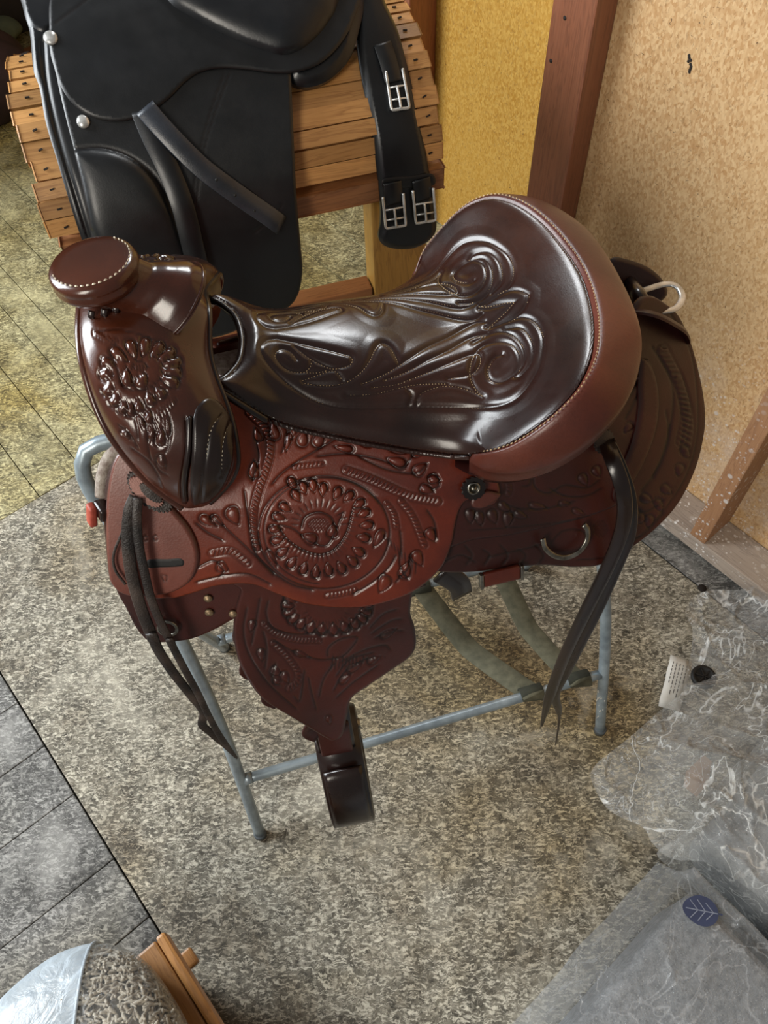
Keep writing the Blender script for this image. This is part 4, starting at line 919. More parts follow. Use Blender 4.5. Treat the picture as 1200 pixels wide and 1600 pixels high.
# --- rigging plate, rosette, strings, rivets, rings
PL = [(192, 703), (176, 722), (166, 770), (164, 830), (167, 890), (175, 918), (200, 934), (247, 933), (276, 925), (299, 907), (309, 878), (305, 850), (292, 824), (270, 797), (250, 768), (228, 732), (212, 709)]
R = Relief(k=.001).use(130, 680, 3.078)
for c in ((300, 497), (348, 495)): R.groove(ell(c[0], c[1], 10, 14), 1.0, .8)
R.groove([(374, 672), (404, 676), (398, 700), (404, 706)], 1.0, .9).groove([(374, 672), (386, 700), (390, 710)], 1.0, .9)
plate = panel('rigging_plate', PL, SD, gside, LPLATE, saddle, .0205, .0065, 2.2, R, 4)
o = panel('rigging_plate', PL, SD, gside, LPLATE, saddle, .0205, .0065, 7, None, 4); o.scale = (1, -1, 1)
SLOT = [(230 + 0, 876), (240, 874), (262, 874), (280, 873), (287, 877), (286, 884), (276, 886), (250, 887), (231, 887)]
panel('slot', SLOT, SD, gside, BLK, plate, .0212, .001, 2, None, 1.5)
TT = lambda x, y, o_: SD.hit(A(x), A(y), lambda s, q, z: gside(s, q, z) - o_)[0]
def nrm_at(x, y):
    a, b, c = TT(x, y, .02), TT(x + 3, y, .02), TT(x, y + 3, .02); n = np.cross(b - a, c - a); n /= np.linalg.norm(n); return n if n @ (SD.c - a) > 0 else -n
def rosette(name, x, y, off, rad, mat, parent, teeth=26, th=.003, tilt=A(0, 0, 0), sq=1.0, up=(0, 0, 1)):
    c = TT(x, y, off); n = nrm_at(x, y) + tilt; M = orient(ob(c), ob(n), up); V = []; Fc = []; k = teeth * 6
    for z, rr in ((-th / 2, 1.0), (th / 2, .97)):
        for i in range(k):
            a = 2 * pi * i / k; r = rad * rr * (1 + .055 * cos(a * teeth)); V.append((r * cos(a) * sq, r * sin(a), z))
    V.append((0, 0, th * .8)); Fc = [(i, (i + 1) % k, k + (i + 1) % k, k + i) for i in range(k)] + [(k + i, k + (i + 1) % k, 2 * k) for i in range(k)]
    V = np.array(V); V = (np.array(M)[:3, :3] @ V.T).T + np.array(M)[:3, 3]; return mesh(name, V, Fc, mat, parent, False)
rosette('rosette', 235, 768, .0265, .026, LSTRING, plate, 28, .004, A(.1, .0, .1), .55, (.75, 0, .65))
rosette('rosette', 229, 768, .0300, .0195, LPINK, plate, 24, .004, A(.05, .1, .1), .52, (.75, 0, .65))
rosette('rosette', 236, 770, .0325, .013, LSTRING, plate, 20, .003, A(.1, .1, .1), .45, (.75, 0, .65))
def string(px, offs, wd, th=.003, scale=None, n=70, name='saddle_string', mat=LSTRING, N=(0, 1, .5)):
    L = np.array([TT(x, y, o_) for (x, y), o_ in zip(px, offs)]); P = spl(L, n); return ribbon(name, ob(P), wd, th, mat, saddle, N=ob(A(*N)), scale=scale)
tap = lambda n, e=.35: np.stack([np.interp(np.linspace(0, 1, n), [0, .8, 1], [1, 1, e]), np.ones(n)], -1)
string([(212, 776), (203, 800), (200, 840), (203, 880), (210, 915), (222, 955), (240, 1000)] , [.036, .038, .036, .034, .032, .030, .030], .0125)
def free(px, qs, wd, th=.003, n=60, name='saddle_string', scale=None, N=(0, 1, .4), mat=LSTRING):
    L = np.array([SP(x, y, q) for (x, y), q in zip(px, qs)]); return ribbon(name, ob(spl(L, n)), wd, th, mat, saddle, N=ob(A(*N)), scale=scale)
def qat(x, y, o_): return TT(x, y, o_)[1]
q1 = qat(240, 1000, .03)
free([(236, 990), (250, 1020), (276, 1058), (300, 1088), (318, 1112), (316, 1132), (330, 1145), (352, 1165), (368, 1182)], [q1, q1 + .004, q1 + .008, q1 + .012, q1 + .014, q1 + .015, q1 + .016, q1 + .018, q1 + .02], .0115, scale=tap(60))
string([(216, 778), (214, 810), (217, 850), (225, 890), (236, 935), (252, 975), (268, 1005)], [.038, .04, .038, .036, .034, .033, .032], .009)
q2 = qat(268, 1005, .032)
free([(264, 998), (276, 1022), (292, 1052), (310, 1085), (326, 1118), (345, 1152), (370, 1184)], [q2, q2 + .003, q2 + .006, q2 + .010, q2 + .013, q2 + .016, q2 + .018], .0085, scale=tap(60))
string([(213, 778), (192, 830), (178, 865), (180, 890), (196, 913)], [.036, .030, .027, .026, .026], .0028, .0022)
# keeper and strap at the front edge
c = TT(153, 803, .004); M = orient(ob(c + A(-.006, 0, 0)), ob(A(-.8, .4, .3)), (0, 0, 1)); bm = bmesh.new(); boxbm(bm, (-.013, -.006, -.004), (.013, .006, .004), M); o = bmobj('red_keeper', bm, RED, saddle, True, .0025)
M = orient(ob(TT(160, 800, .004)), ob(A(-.8, .4, .3)), (0, 0, 1)); bm = bmesh.new(); boxbm(bm, (-.005, -.010, -.006), (.011, .009, .006), M); bmobj('keeper_strap', bm, LDARK, saddle, True, .003)
for x, y in ((325, 935), (327, 957), (364, 959)): lathe('rivet', [(.0048, -.001), (.0046, .0012), (.0030, .0020), (0, .0021)], BRASS, saddle, orient(ob(TT(x, y, .002)), ob(nrm_at(x, y))), 18)
# front dee partly hidden behind the strings
c = TT(262, 982, .006); n = nrm_at(262, 982); M = np.array(orient(ob(c), ob(n), (1, 0, 0))); L = np.array([(.010 * cos(t), .010 * sin(t), 0) for t in np.linspace(0, 2 * pi, 28, endpoint=False)]); tube('rigging_ring', (M[:3, :3] @ L.T).T + M[:3, 3], .0020, NICKEL, saddle, 8, closed=True)
# concho at the jockey corner
cn = rosette('concho', 740, 763, .020, .0125, LDARK, saddle, 14, .003)
n = nrm_at(740, 763); c = TT(740, 763, .0225); M = orient(ob(c), ob(n)); lathe('concho_ring', [(.0068, -.001), (.0068, .0012), (.0058, .0020), (.0048, .0012), (.0046, .0002), (0, .0002)], NICKEL, cn, M, 24)
lathe('screw', [(.0032, -.001), (.0030, .0016), (0, .0022)], NICKEL, cn, M, 12)
panel('concho_tab', [(741, 775), (760, 768), (775, 770), (784, 774), (772, 786), (755, 795), (738, 792)], SD, gside, LPLATE, saddle, .0185, .003, 3, None, 2)
# rear dee
px_ = [(848, 842), (852, 856), (866, 868), (885, 871), (905, 862), (917, 845), (918, 828), (912, 820)]
L = np.array([TT(x, y, .010) for x, y in px_]); ribbon('dee_ring', ob(spl(L, 40)), .0062, .0026, NICKEL, saddle, N=ob(nrm_at(885, 850)))
# billet keeper under the skirt
c = TT(783, 897, .006); n = nrm_at(783, 897); M = orient(ob(c + A(0, 0, -.003)), ob(n), (1, 0, 0)); bm = bmesh.new(); boxbm(bm, (-.022, -.009, -.003), (.022, .009, .004), M); bk = bmobj('billet_keeper', bm, LRED, saddle, True, .0025)
for s_ in (-.0235, .0235):
    bm = bmesh.new(); boxbm(bm, (s_ - .002, -.0095, -.002), (s_ + .002, .0095, .0055), M); bmobj('keeper_end', bm, NICKEL, bk, True, .001)
# cinch billet hanging behind, at the stand strap
P = spl([SP(690, 895, .15), SP(716, 912, .15), SP(722, 930, .15)], 12); ribbon('cinch_billet', ob(P), .028, .004, LDARK, saddle, N=ob(A(.2, .9, .3)))
# rear strings
q3 = qat(948, 690, .016)
rosette('rosette', 944, 690, .016, .013, LSTRING, saddle, 16, .003)
free([(946, 690), (958, 720), (972, 760), (976, 800), (968, 840), (945, 895), (910, 965), (880, 1030), (858, 1090), (846, 1134)], [q3, q3 + .03, q3 + .05, q3 + .06, q3 + .068, q3 + .075, q3 + .08, q3 + .082, q3 + .083, q3 + .083], .0165, .0035, 80, scale=tap(80, .25), N=(-.2, .9, .5), mat=LDARK)
free([(950, 690), (968, 730), (984, 780), (984, 830), (970, 870), (935, 950), (905, 1010), (885, 1050), (868, 1085), (874, 1120), (868, 1163)], [q3, q3 + .03, q3 + .048, q3 + .058, q3 + .064, q3 + .07, q3 + .074, q3 + .076, q3 + .077, q3 + .077, q3 + .077], .0150, .0035, 90, scale=np.stack([np.interp(np.linspace(0, 1, 90), [0, .75, .82, 1], [1, .9, .3, .15]), np.ones(90)], -1), N=(-.3, .9, .4), mat=LDARK)
# ring strapped behind the cantle, and its tab
zr = .905
px_ = [(985, 462), (1010, 452), (1040, 444), (1058, 448), (1066, 464), (1058, 480), (1040, 487), (1018, 491)]
L = np.array([SD.at(x, y, z=zr) for x, y in px_]); ribbon('cantle_dee', ob(spl(L, 44)), .0075, .0030, CHROME, saddle, N=(0, 0, 1), scale=np.stack([np.interp(np.linspace(0, 1, 44), [0, .8, 1], [1, 1, .55]), np.ones(44)], -1))
L = np.array([SD.at(x, y, z=z) for x, y, z in ((985, 440, .905), (998, 462, .913), (1012, 484, .905), (1010, 500, .890))]); tube('dee_loop', ob(spl(L, 24)), .0085, LDARK, saddle, 12, scale=np.interp(np.linspace(0, 1, 24), [0, .5, 1], [.7, 1, .7]))
L = np.array([SD.at(x, y, z=z) for x, y, z in ((992, 470, .895), (1000, 495, .89), (1003, 520, .882))]); ribbon('dee_tab', ob(spl(L, 14)), .016, .004, LDARK, saddle, N=(0, 0, 1))

# far rear corner of the skirt, curling up behind the cantle
LB = [(960, 404), (990, 408), (1018, 420), (1038, 438), (1046, 458), (1036, 472), (1016, 482), (985, 488), (955, 470), (945, 430)]
panel('far_skirt_corner', LB, SD, lambda s, q, z: q + .05 + .6 * (z - .88), LSKIRT, saddle, 0, .008, 3, None, 5)

# sheepskin-lined bars under everything, seen through the hand hole and under the cantle
ss_ = np.linspace(-.285, .325, 48); m_ = 22; V = []
for s0 in ss_:
    zz = np.linspace(.70, 1.0, 90); qq = QS(np.full(90, s0), zz) - .016; zt = min(.862, zz[max(1, np.argmax(qq < .012))] if (qq < .012).any() else .862)
    zs_ = np.linspace(.77, max(zt, .775), 10); qs_ = QS(np.full(10, s0), zs_) - .016
    ring_ = [(s0, q, z) for q, z in zip(qs_, zs_)] + [(s0, q, zt + .002 * sin(s0 * 300 + q * 200)) for q in np.linspace(qs_[-1], 0, 3)[1:]]
    V += ring_ + [(a, -b, c) for a, b, c in ring_[-2::-1]]
kk = len(V) // len(ss_)
mesh('fleece_lining', ob(np.array(V)), [(i * kk + a, i * kk + a + 1, (i + 1) * kk + a + 1, (i + 1) * kk + a) for i in range(len(ss_) - 1) for a in range(kk - 1)], FLEECE, saddle)

# ------------------------------------------------------------------ slatted wooden saddle rack
RK = Frame((-.224, 1.29, 0), 15.0)
rack = RK.empty('wooden_saddle_rack')
tag(rack, 'varnished pine barrel rack of nailed slats carrying the black saddle', 'saddle rack')
SL, SR_ = -.307, .303
th = np.linspace(0, pi, 400); ex_, ez_ = .2 * np.cos(th), .772 + .152 * np.sin(th)
arc = np.r_[0, np.cumsum(np.hypot(np.diff(ex_), np.diff(ez_)))]
nsl = 20; pw = arc[-1] / nsl
slat_me = {}
for k in range(nsl):
    u = (k + .5) * pw; q = np.interp(u, arc, ex_); z = np.interp(u, arc, ez_); t = np.interp(u, arc, th)
    n = A(0, np.cos(t) / .2, np.sin(t) / .152); n /= np.linalg.norm(n)
    p = A(SL + random.uniform(-.006, .006), q, z); p2 = A(SR_ + random.uniform(-.006, .004), q, z)
    dz = n * random.uniform(-.005, .0015)
    o = beam('slat', ob(p + dz - n * .009), ob(p2 + dz - n * .009), pw - random.choice([.005, .0065, .008]), .016, PINE, rack, up=ob(n), bevel=.002)
    for s in (SL + .022, SR_ - .02):
        c = A(s, q + .0, z) + n * .0012 + dz; bm = bmesh.new(); M = orient(ob(c), ob(n), (.9, random.uniform(-.3, .3), .2)); boxbm(bm, (-.0032, -.0012, -.001), (.0032, .0012, .0007), M); bmobj('nail', bm, DOTM, o)
for sg in (1, -1):
    beam('side_rail', ob(A(SL + .005, sg * .186, .742)), ob(A(SR_ + .002, sg * .186, .742)), .028, .036, PINEX, rack, bevel=.003)
for s in (SL + .03, SR_ - .03):
    V = []; m = 24
    for t in np.linspace(0, pi, m):
        for dx in (-.011, .011): V += [(s + dx, .178 * cos(t), .755 + .135 * sin(t)), (s + dx, .13 * cos(t), .73 + .10 * sin(t))]
    Fc = []
    for i in range(m - 1):
        a = i * 4; b = a + 4; Fc += [(a, b, b + 2, a + 2), (a + 1, a + 3, b + 3, b + 1), (a, a + 1, b + 1, b), (a + 2, b + 2, b + 3, a + 3)]
    Fc += [(0, 2, 3, 1), tuple((m - 1) * 4 + k for k in (0, 1, 3, 2))]
    mesh('end_rib', ob(np.array(V)), Fc, PINEX, rack, False)
L = RK.at(571, 300, z=.70); L2 = RK.at(609, 300, z=.70); sleg, qleg = L[0], .168
for s, w_ in ((sleg, .10), (SL + .06, .09)):
    for sg in (1, -1):
        y0, y1 = sorted((-sg * .168, -sg * .11)); ds = .075 if sg < 0 and s == sleg else 0; box('post', (s + ds, y0, 0), (s + w_ - ds * .3, y1, .724), PINEZ, rack, bevel=.004)
zs = RK.at(540, 462, q=qleg - .01)[2]
for sg in (1,): box('stretcher', (SL + .152, -sg * .14 - .02, zs - .05), (sleg - .002, -sg * .14 + .02, zs + .005), PINEX, rack, bevel=.003)
for s in (sleg + .06, SL + .09): box('end_stretcher', (s, -.108, .30), (s + .03, .108, .36), PINEX, rack, bevel=.003)

# ------------------------------------------------------------------ black english saddle
BF = Frame((-.224, 1.29, 0), 15.0)
bsad = BF.empty('english_saddle')
tag(bsad, 'black leather english saddle with long flaps lying on the wooden rack', 'saddle')
_bw = cardinal([.35, .5, .6, .7, .76, .82, .86, .90, .94, .97, 1.0, 1.04, 1.10])
_bq = A(.250, .247, .243, .237, .229, .209, .183, .147, .107, .070, .03, -.04, -.14)
def gb(s, q, z): return q - (_bw(z) @ _bq)
FR_ = [(30, -40), (34, 10), (44, 45), (50, 105), (60, 135), (70, 190), (88, 250), (106, 310), (126, 372), (150, 430), (190, 430), (160, 330), (130, 230), (110, 130), (100, 60), (110, -40)]
panel('front_panel', FR_, BF, gb, LBLACK, bsad, .0, .012, 2.6, Relief(k=.003).groove([(66, 60), (72, 130), (92, 220), (122, 320), (146, 400)], 5, 1.2), 7)
FLP = [(78, 55), (88, 120), (104, 190), (122, 260), (136, 330), (150, 400), (180, 470), (240, 520), (330, 530), (410, 500), (448, 484), (466, 462), (473, 425), (470, 380), (464, 310), (460, 230), (456, 140), (454, 90), (450, 20), (300, -30), (120, -30)]
R = Relief(k=.0022).use(0, 0, 1)
R.groove([(110, 232), (160, 230), (200, 242), (236, 268), (262, 305), (285, 355), (300, 420)], 2.0, .7).groove([(360, 112), (335, 180), (318, 240), (305, 330)], 1.2, .35).groove([(352, 112), (328, 180), (312, 240), (300, 320)], 1.2, .35)
R.groove([(395, 365), (415, 350), (432, 335), (442, 318)], 1.4, .5)
kn = np.array([(112, 236), (160, 233), (200, 245), (234, 270), (260, 308), (282, 358), (300, 430), (200, 460), (150, 380), (125, 290)], float)
def knee(x, y): 
    d = dpoly(spl(kn, step=8, closed=True), x, y, True)[0]; return np.where(inside(kn, x, y), .012 * (1 - np.exp(-d / 9.0)), 0)
panel('flap', FLP, BF, gb, LBLACK2, bsad, .010, .005, 3.2, R, 3, lift=knee)
f_ = panel('flap', FLP, BF, gb, LBLACK2, bsad, .010, .005, 9, None, 3); f_.scale = (1, -1, 1)
SKT = [(76, 48), (80, 85), (92, 128), (112, 160), (140, 180), (172, 188), (205, 186), (232, 175), (262, 154), (290, 126), (314, 111), (345, 105), (385, 107), (430, 113), (465, 111), (500, 98), (530, 70), (552, 30), (562, -30), (480, -60), (200, -60), (90, -30)]
panel('skirt', SKT, BF, gb, LBLACK2, bsad, .018, .0045, 3.5, Relief(k=.001).groove([(84, 38), (100, 26), (135, 0), (160, -20)], 1.6, 1.0), 3)
ST_ = [(225, -60), (262, 0), (296, 24), (330, 43), (366, 60), (402, 74), (440, 85), (468, 78), (492, 60), (512, 36), (528, 5), (534, -60)]
sp_ = spl(ST_, step=6, closed=True)
def pil(x, y): d = dpoly(sp_, x, y, True)[0]; return .016 * (1 - np.exp(-d / 16.0))
panel('seat', ST_, BF, gb, LBLACK, bsad, .022, .006, 3.5, None, 5, lift=pil)
CU_ = [(452, 100), (480, 112), (515, 100), (545, 70), (560, 30), (566, -40), (500, -60), (440, -30), (445, 60)]
CU_ = [(x, y + 22) for x, y in CU_]
panel('cushion_panel', CU_, BF, gb, LBLACK, bsad, .0, .02, 4, None, 12, lift=lambda x, y: np.full(len(x), .004))
def BT(x, y, o_): return BF.hit(A(x), A(y), lambda s, q, z: gb(s, q, z) - o_)[0]
def bn(x, y):
    a, b, c = BT(x, y, .02), BT(x + 4, y, .02), BT(x, y + 4, .02); n = np.cross(b - a, c - a); n /= np.linalg.norm(n); return n if n @ (BF.c - a) > 0 else -n
for x, y, r in ((79, 59, .0095), (130, 190, .0088)): lathe('stud', [(r, -.002), (r, .001), (r * .8, .0028), (0, .0034)], CHROME, bsad, orient(ob(BT(x, y, .020 if y < 100 else .013)), ob(bn(x, y))), 24)
def bstrap(px, o_, wd, mat, name='stirrup_strap', th_=.003):
    L = spl(np.array([BT(x, y, k) for (x, y), k in zip(px, o_)]), 40); return ribbon(name, ob(L), wd, th_, mat, bsad, N=ob(np.array([bn(px[0][0], px[0][1])])[0]))
bstrap([(222, 172), (240, 215), (262, 262), (284, 318), (300, 380), (312, 430)], [.016, .017, .018, .022, .024, .024], .033, LBLACK, 'stirrup_strap')
s1 = bstrap([(226, 168), (250, 196), (284, 232), (320, 266), (370, 303), (415, 334), (440, 352)], [.020, .022, .021, .019, .017, .016, .016], .030, LBLUE)
for x, y in ((240, 184), (274, 219), (308, 252), (338, 281), (367, 305), (397, 330)): lathe('punched_hole', [(.0022, -.001), (.0022, .0006), (0, .0007)], BLK, s1, orient(ob(BT(x, y, .0225 if x < 300 else .0195)), ob(bn(x, y))), 10)
# far pommel side, seen past the front edge
o = panel('pommel_arch', [(30, -40), (33, 5), (45, 40), (66, 52), (82, 40), (95, 10), (110, -40)], BF, gb, LBLACK, bsad, .004, .012, 4, None, 6)

# ------------------------------------------------------------------ girth thrown over the rack
girth = BF.empty('girth')
tag(girth, 'padded black girth with steel buckles hanging over the rack end', 'girth')
GR = [(556, -40), (557, 30), (562, 90), (572, 150), (583, 210), (590, 260), (596, 310), (597, 350), (594, 375), (604, 388), (625, 393), (650, 391), (672, 380), (684, 362), (682, 330), (676, 290), (668, 240), (658, 190), (648, 140), (636, 90), (622, 40), (604, 0), (590, -40)]
def gg(s, q, z): return q - (_bw(z) @ _bq) + .018 - .02 * np.clip((.74 - z) / .2, 0, 1)
gp = spl(GR, step=6, closed=True)
panel('girth_body', GR, BF, gg, LBLACK, girth, .0, .014, 3, Relief(k=.002).groove([(576, 150), (586, 215), (600, 290), (604, 330)], 1.5, .5), 8, lift=lambda x, y: .003 * (1 - np.exp(-dpoly(gp, x, y, True)[0] / 14)))
panel('end_band', [(600, 280), (640, 276), (675, 272), (678, 290), (640, 294), (603, 298)], BF, gg, LBLACK2, girth, .0045, .002, 3, None, 2)
def GT(x, y, o_): return BF.hit(A(x), A(y), lambda s, q, z: gg(s, q, z) - o_)[0]
def gst(px, o_, wd, th_=.003, name='buckle_strap'):
    L = spl(np.array([GT(x, y, k) for (x, y), k in zip(px, o_)]), 16); return ribbon(name, ob(L), wd, th_, LBLACK2, girth, N=ob(A(0, .8, .6)))
gst([(597, 68), (604, 88), (611, 112), (615, 128)], [.006, .009, .009, .008], .027)
gst([(613, 285), (615, 305), (616, 318)], [.006, .008, .007], .03); gst([(658, 280), (661, 298), (663, 312)], [.006, .008, .007], .03)
def buckle(tl, tr, br, bl):
    o_ = .011; c = [GT(x, y, o_) for x, y in (tl, tr, br, bl)]
    e = bpy.data.objects.new('buckle', None); COL.objects.link(e); e.parent = girth
    fr = spl([c[0], c[0] * .5 + c[3] * .5, c[3] * .93 + c[0] * .07, c[3] * .93 + c[2] * .07, c[3] * .5 + c[2] * .5, c[2] * .93 + c[3] * .07, c[2] * .93 + c[1] * .07, c[1] * .5 + c[2] * .5, c[1]], 48)
    tube('buckle_frame', ob(fr), .0023, CHROME, e, 8)
    for k in (.42, .74): tube('buckle_bar', ob(A(*(c[0] * (1 - k) + c[3] * k), *(c[1] * (1 - k) + c[2] * k)).reshape(2, 3)), .0015, CHROME, e, 8)
    a = (c[0] * .58 + c[3] * .42 + c[1] * .58 + c[2] * .42) / 2; b = (c[3] + c[2]) / 2
    tube('buckle_tongue', ob(spl([a, (a + b) / 2 + A(0, .002, .002), b + A(0, .002, .002)], 10)), .0019, CHROME, e, 8)
buckle((603, 112), (629, 107), (640, 168), (612, 172))
buckle((598, 308), (630, 302), (634, 352), (603, 357)); buckle((645, 298), (677, 294), (681, 344), (650, 349))

# ------------------------------------------------------------------ plastic-wrapped felt bales
def noise2(x, y, seed, oct=4, f=1.0):
    r = np.random.default_rng(seed); v = np.zeros_like(x); a = 1.0
    for o in range(oct):
        for k in range(5):
            t = r.uniform(0, 2 * pi); v += a * np.sin((x * cos(t) + y * sin(t)) * f * r.uniform(.7, 1.4) + r.uniform(0, 6.3)) / 3; 
        f *= 2.0; a *= .5
    return v
def bale(name, lo, hi, mat, bev, parent=None):
    bm = bmesh.new(); boxbm(bm, lo, hi); bmesh.ops.bevel(bm, geom=list(bm.edges), offset=bev, segments=4, affect='EDGES', profile=.5)
    bmesh.ops.subdivide_edges(bm, edges=list(bm.edges), cuts=6, use_grid_fill=True)
    for v in bm.verts:
        k = .004 * noise2(A(v.co.x), A(v.co.y + v.co.z), 3, 3, 26)[0]; v.co += Vector((k * .3, k * .3, k if v.co.z > lo[2] + .01 else 0))
    return bmobj(name, bm, mat, parent, True)
def shell(name, lo, hi, mat, parent, amp=.008, seed=5, skirt=0.0):
    """loose film over a box: top and four sides, creased, flaring at the floor"""
    n = 150; V = []; u = np.linspace(-1, 1, n); cx, cy = (lo[0] + hi[0]) / 2, (lo[1] + hi[1]) / 2; hx, hy, hz = (hi[0] - lo[0]) / 2, (hi[1] - lo[1]) / 2, hi[2]
    gx, gy = np.meshgrid(u, u, indexing='ij'); r = np.maximum(np.abs(gx), np.abs(gy)); top = .74
    k = np.clip((r - top) / (1 - top), 0, 1); sc = np.where(r > 1e-6, np.minimum(r, top) / np.maximum(r, 1e-6) / top, 0)
    X = gx * sc * hx; Y = gy * sc * hy; fl = 1 + k ** 2.0 * skirt
    cr = noise2(gx * 4 + gy * 1.5, gy * 4, seed, 4, 2.2); cr2 = np.abs(noise2(gx * 3 - gy, gy * 5 + gx, seed + 1, 3, 2.0))
    Z = hz * (1 - k) + .004 + amp * ((1 - np.minimum(np.abs(cr), 1)) ** 3 + .6 * (1 - np.minimum(np.abs(noise2(gx * 5, gy * 5 + gx * 2, seed + 3, 2, 4.5)), 1)) ** 4) * (1 - k * .3) + .002
    fx = fl + amp * 2.2 * (cr2 * k + .2)
    P = np.stack([cx + X * fx, cy + Y * fx, np.maximum(Z, .002)], -1).reshape(-1, 3)
    Fc = [(i * n + j, (i + 1) * n + j, (i + 1) * n + j + 1, i * n + j + 1) for i in range(n - 1) for j in range(n - 1)]
    return mesh(name, P, Fc, mat, parent)
def rempty(name):
    o = bpy.data.objects.new(name, None); COL.objects.link(o); o.rotation_euler = (0, 0, ROOM.a); return o
ZB = .20
b1 = rempty('wrapped_felt_bale'); tag(b1, 'grey felt bale in clear plastic with a navy leaf mark, in the corner', 'bale')
x1, y1 = rp(1083, 1388, ZB)
bale('felt_block', (x1 - .62, y1 - .5, .002), (x1, y1, ZB), FELT, .02, b1)
shell('plastic_wrap', (x1 - .64, y1 - .52, 0), (x1 + .02, y1 + .018, ZB + .006), FILMB, b1, .006, 11, .10)
# leaf mark printed on the wrap
lx, ly = rp(1097, 1423, ZB + .02)
def leafpt(a, r): 
    rr = r * (1 + .18 * max(0, cos(a)) ** 6); return (rr * cos(a), rr * sin(a) * .88)
dirv = A(*rp(1067, 1417, ZB + .02)) - A(lx, ly); an = atan2(dirv[1], dirv[0]); rad = np.linalg.norm(dirv) * .86
V = [(0, 0)] + [leafpt(a, rad) for a in np.linspace(0, 2 * pi, 48, endpoint=False)]; V = [(lx + x * cos(an) - y * sin(an), ly + x * sin(an) + y * cos(an), ZB + .0195) for x, y in V]
lf = mesh('leaf_mark', V, [(0, 1 + i, 1 + (i + 1) % 48) for i in range(48)], NAVY, b1, False)
def stroke(p, q, wd, z, name='leaf_vein', mat=VEIN):
    c, s = cos(an), sin(an); T = lambda u: A(lx + u[0] * c - u[1] * s, ly + u[0] * s + u[1] * c, z)
    P, Q = T(p), T(q); t = Q - P; n = np.cross(t, A(0, 0, 1)); n = n / np.linalg.norm(n) * wd / 2; mesh(name, [P - n, Q - n, Q + n, P + n], [(0, 1, 2, 3)], mat, lf, False)
stroke((-rad * .95, 0), (rad * .98, 0), .0012, ZB + .0200)
for k in (-.55, -.05, .4):
    for sg in (1, -1): stroke((rad * (k - .15), 0), (rad * (k + .32), sg * rad * (.62 - .25 * abs(k))), .0011, ZB + .0201)
stroke((-rad, 0), (-rad * 1.25, 0), .0025, ZB + .0196, 'leaf_stalk', NAVY)
b2 = rempty('wrapped_felt_bale'); tag(b2, 'darker grey felt bale under crumpled plastic at the right edge', 'bale')
x2, y2 = rp(1085, 1290, .16)
bale('felt_block', (x2 + .0, y2 - .62, .002), (x2 + .42, y2 - .02, .20), FELT, .03, b2)
shell('plastic_wrap', (x2 - .02, y2 - .64, 0), (x2 + .44, y2 + .0, .208), FILM, b2, .012, 31, .0)
# loose film thrown over the second bale, spilling on to the floor
FP = [(1096, 926), (1150, 922), (1215, 930), (1240, 1100), (1240, 1400), (1190, 1400), (1110, 1350), (1050, 1342), (1020, 1318), (1003, 1292), (952, 1266), (926, 1222), (930, 1196), (984, 1152), (1022, 1118), (1052, 1094), (1066, 1080), (1078, 1030), (1082, 985), (1072, 952)]
FRM = Frame((0, 0, 0), 38.3)
def zfilm(X, Y):
    d = np.clip((X - x2 + .14) / .2, 0, 1) * np.clip((-Y + y2 + .20) / .2, 0, 1); base = .03 + .19 * d * d * (3 - 2 * d)
    rg = lambda v, p: (1 - np.minimum(np.abs(v), 1)) ** p
    return base + .026 * rg(noise2(X, Y, 41, 2, 20), 2.0) * (.5 + d) + .010 * rg(noise2(X, Y, 43, 2, 55), 4.0) + .004 * rg(noise2(X, Y, 47, 2, 120), 4.0)
loose = rempty('loose_plastic_film')
tag(loose, 'loose crumpled clear plastic film spilling over the strandboard floor', 'plastic film')
panel('film_sheet', FP, FRM, lambda s, q, z: z - zfilm(s, -q), FILM, loose, 0, .0008, 2.6, None, 1, drop=0)
# paper tag lying in the film
def zfr(x, y, z): L = FRM.at(x, y, z=z); return (L[0], -L[1], z)
tg = rempty('paper_tag'); tag(tg, 'torn white printed paper tag lying on the floor beside the plastic film', 'tag')
T4 = [zfr(*p) for p in ((1048, 1023, .035), (1082, 1035, .028), (1062, 1112, .012), (1028, 1104, .02))]
c = np.array(T4); n_ = 7; Vt = []; Ft = []
for i in range(n_):
    for j in range(4):
        u, v = i / (n_ - 1), j / 3; p = (c[0] * (1 - v) + c[1] * v) * (1 - u) + (c[3] * (1 - v) + c[2] * v) * u; p[2] += .005 * sin(u * 3) ; p[0] += (.0016 * sin(i * 2.3) if j == 0 else 0); Vt.append(p)
for i in range(n_ - 1):
    for j in range(3): a = i * 4 + j; Ft.append((a, a + 1, a + 5, a + 4))
po = mesh('paper', Vt, Ft, TAGW, tg); md = po.modifiers.new('sheet', 'SOLIDIFY'); md.thickness = .0006; md.offset = 1
for row in range(5):
    v = .18 + row * .155
    u = .12
    while u < .72:
        l = random.uniform(.03, .09)
        if row in (0, 4) and u > .5: break
        pts = []
        for uu, vv in ((u, v - .022), (u + l, v - .022), (u + l, v + .022), (u, v + .022)):
            p = (c[0] * (1 - vv) + c[1] * vv) * (1 - uu) + (c[3] * (1 - vv) + c[2] * vv) * uu; p[2] += .005 * sin(uu * 3) + .0016; pts.append(p)
        mesh('printed_word', pts, [(0, 1, 2, 3)], INK, po, False); u += l + .025
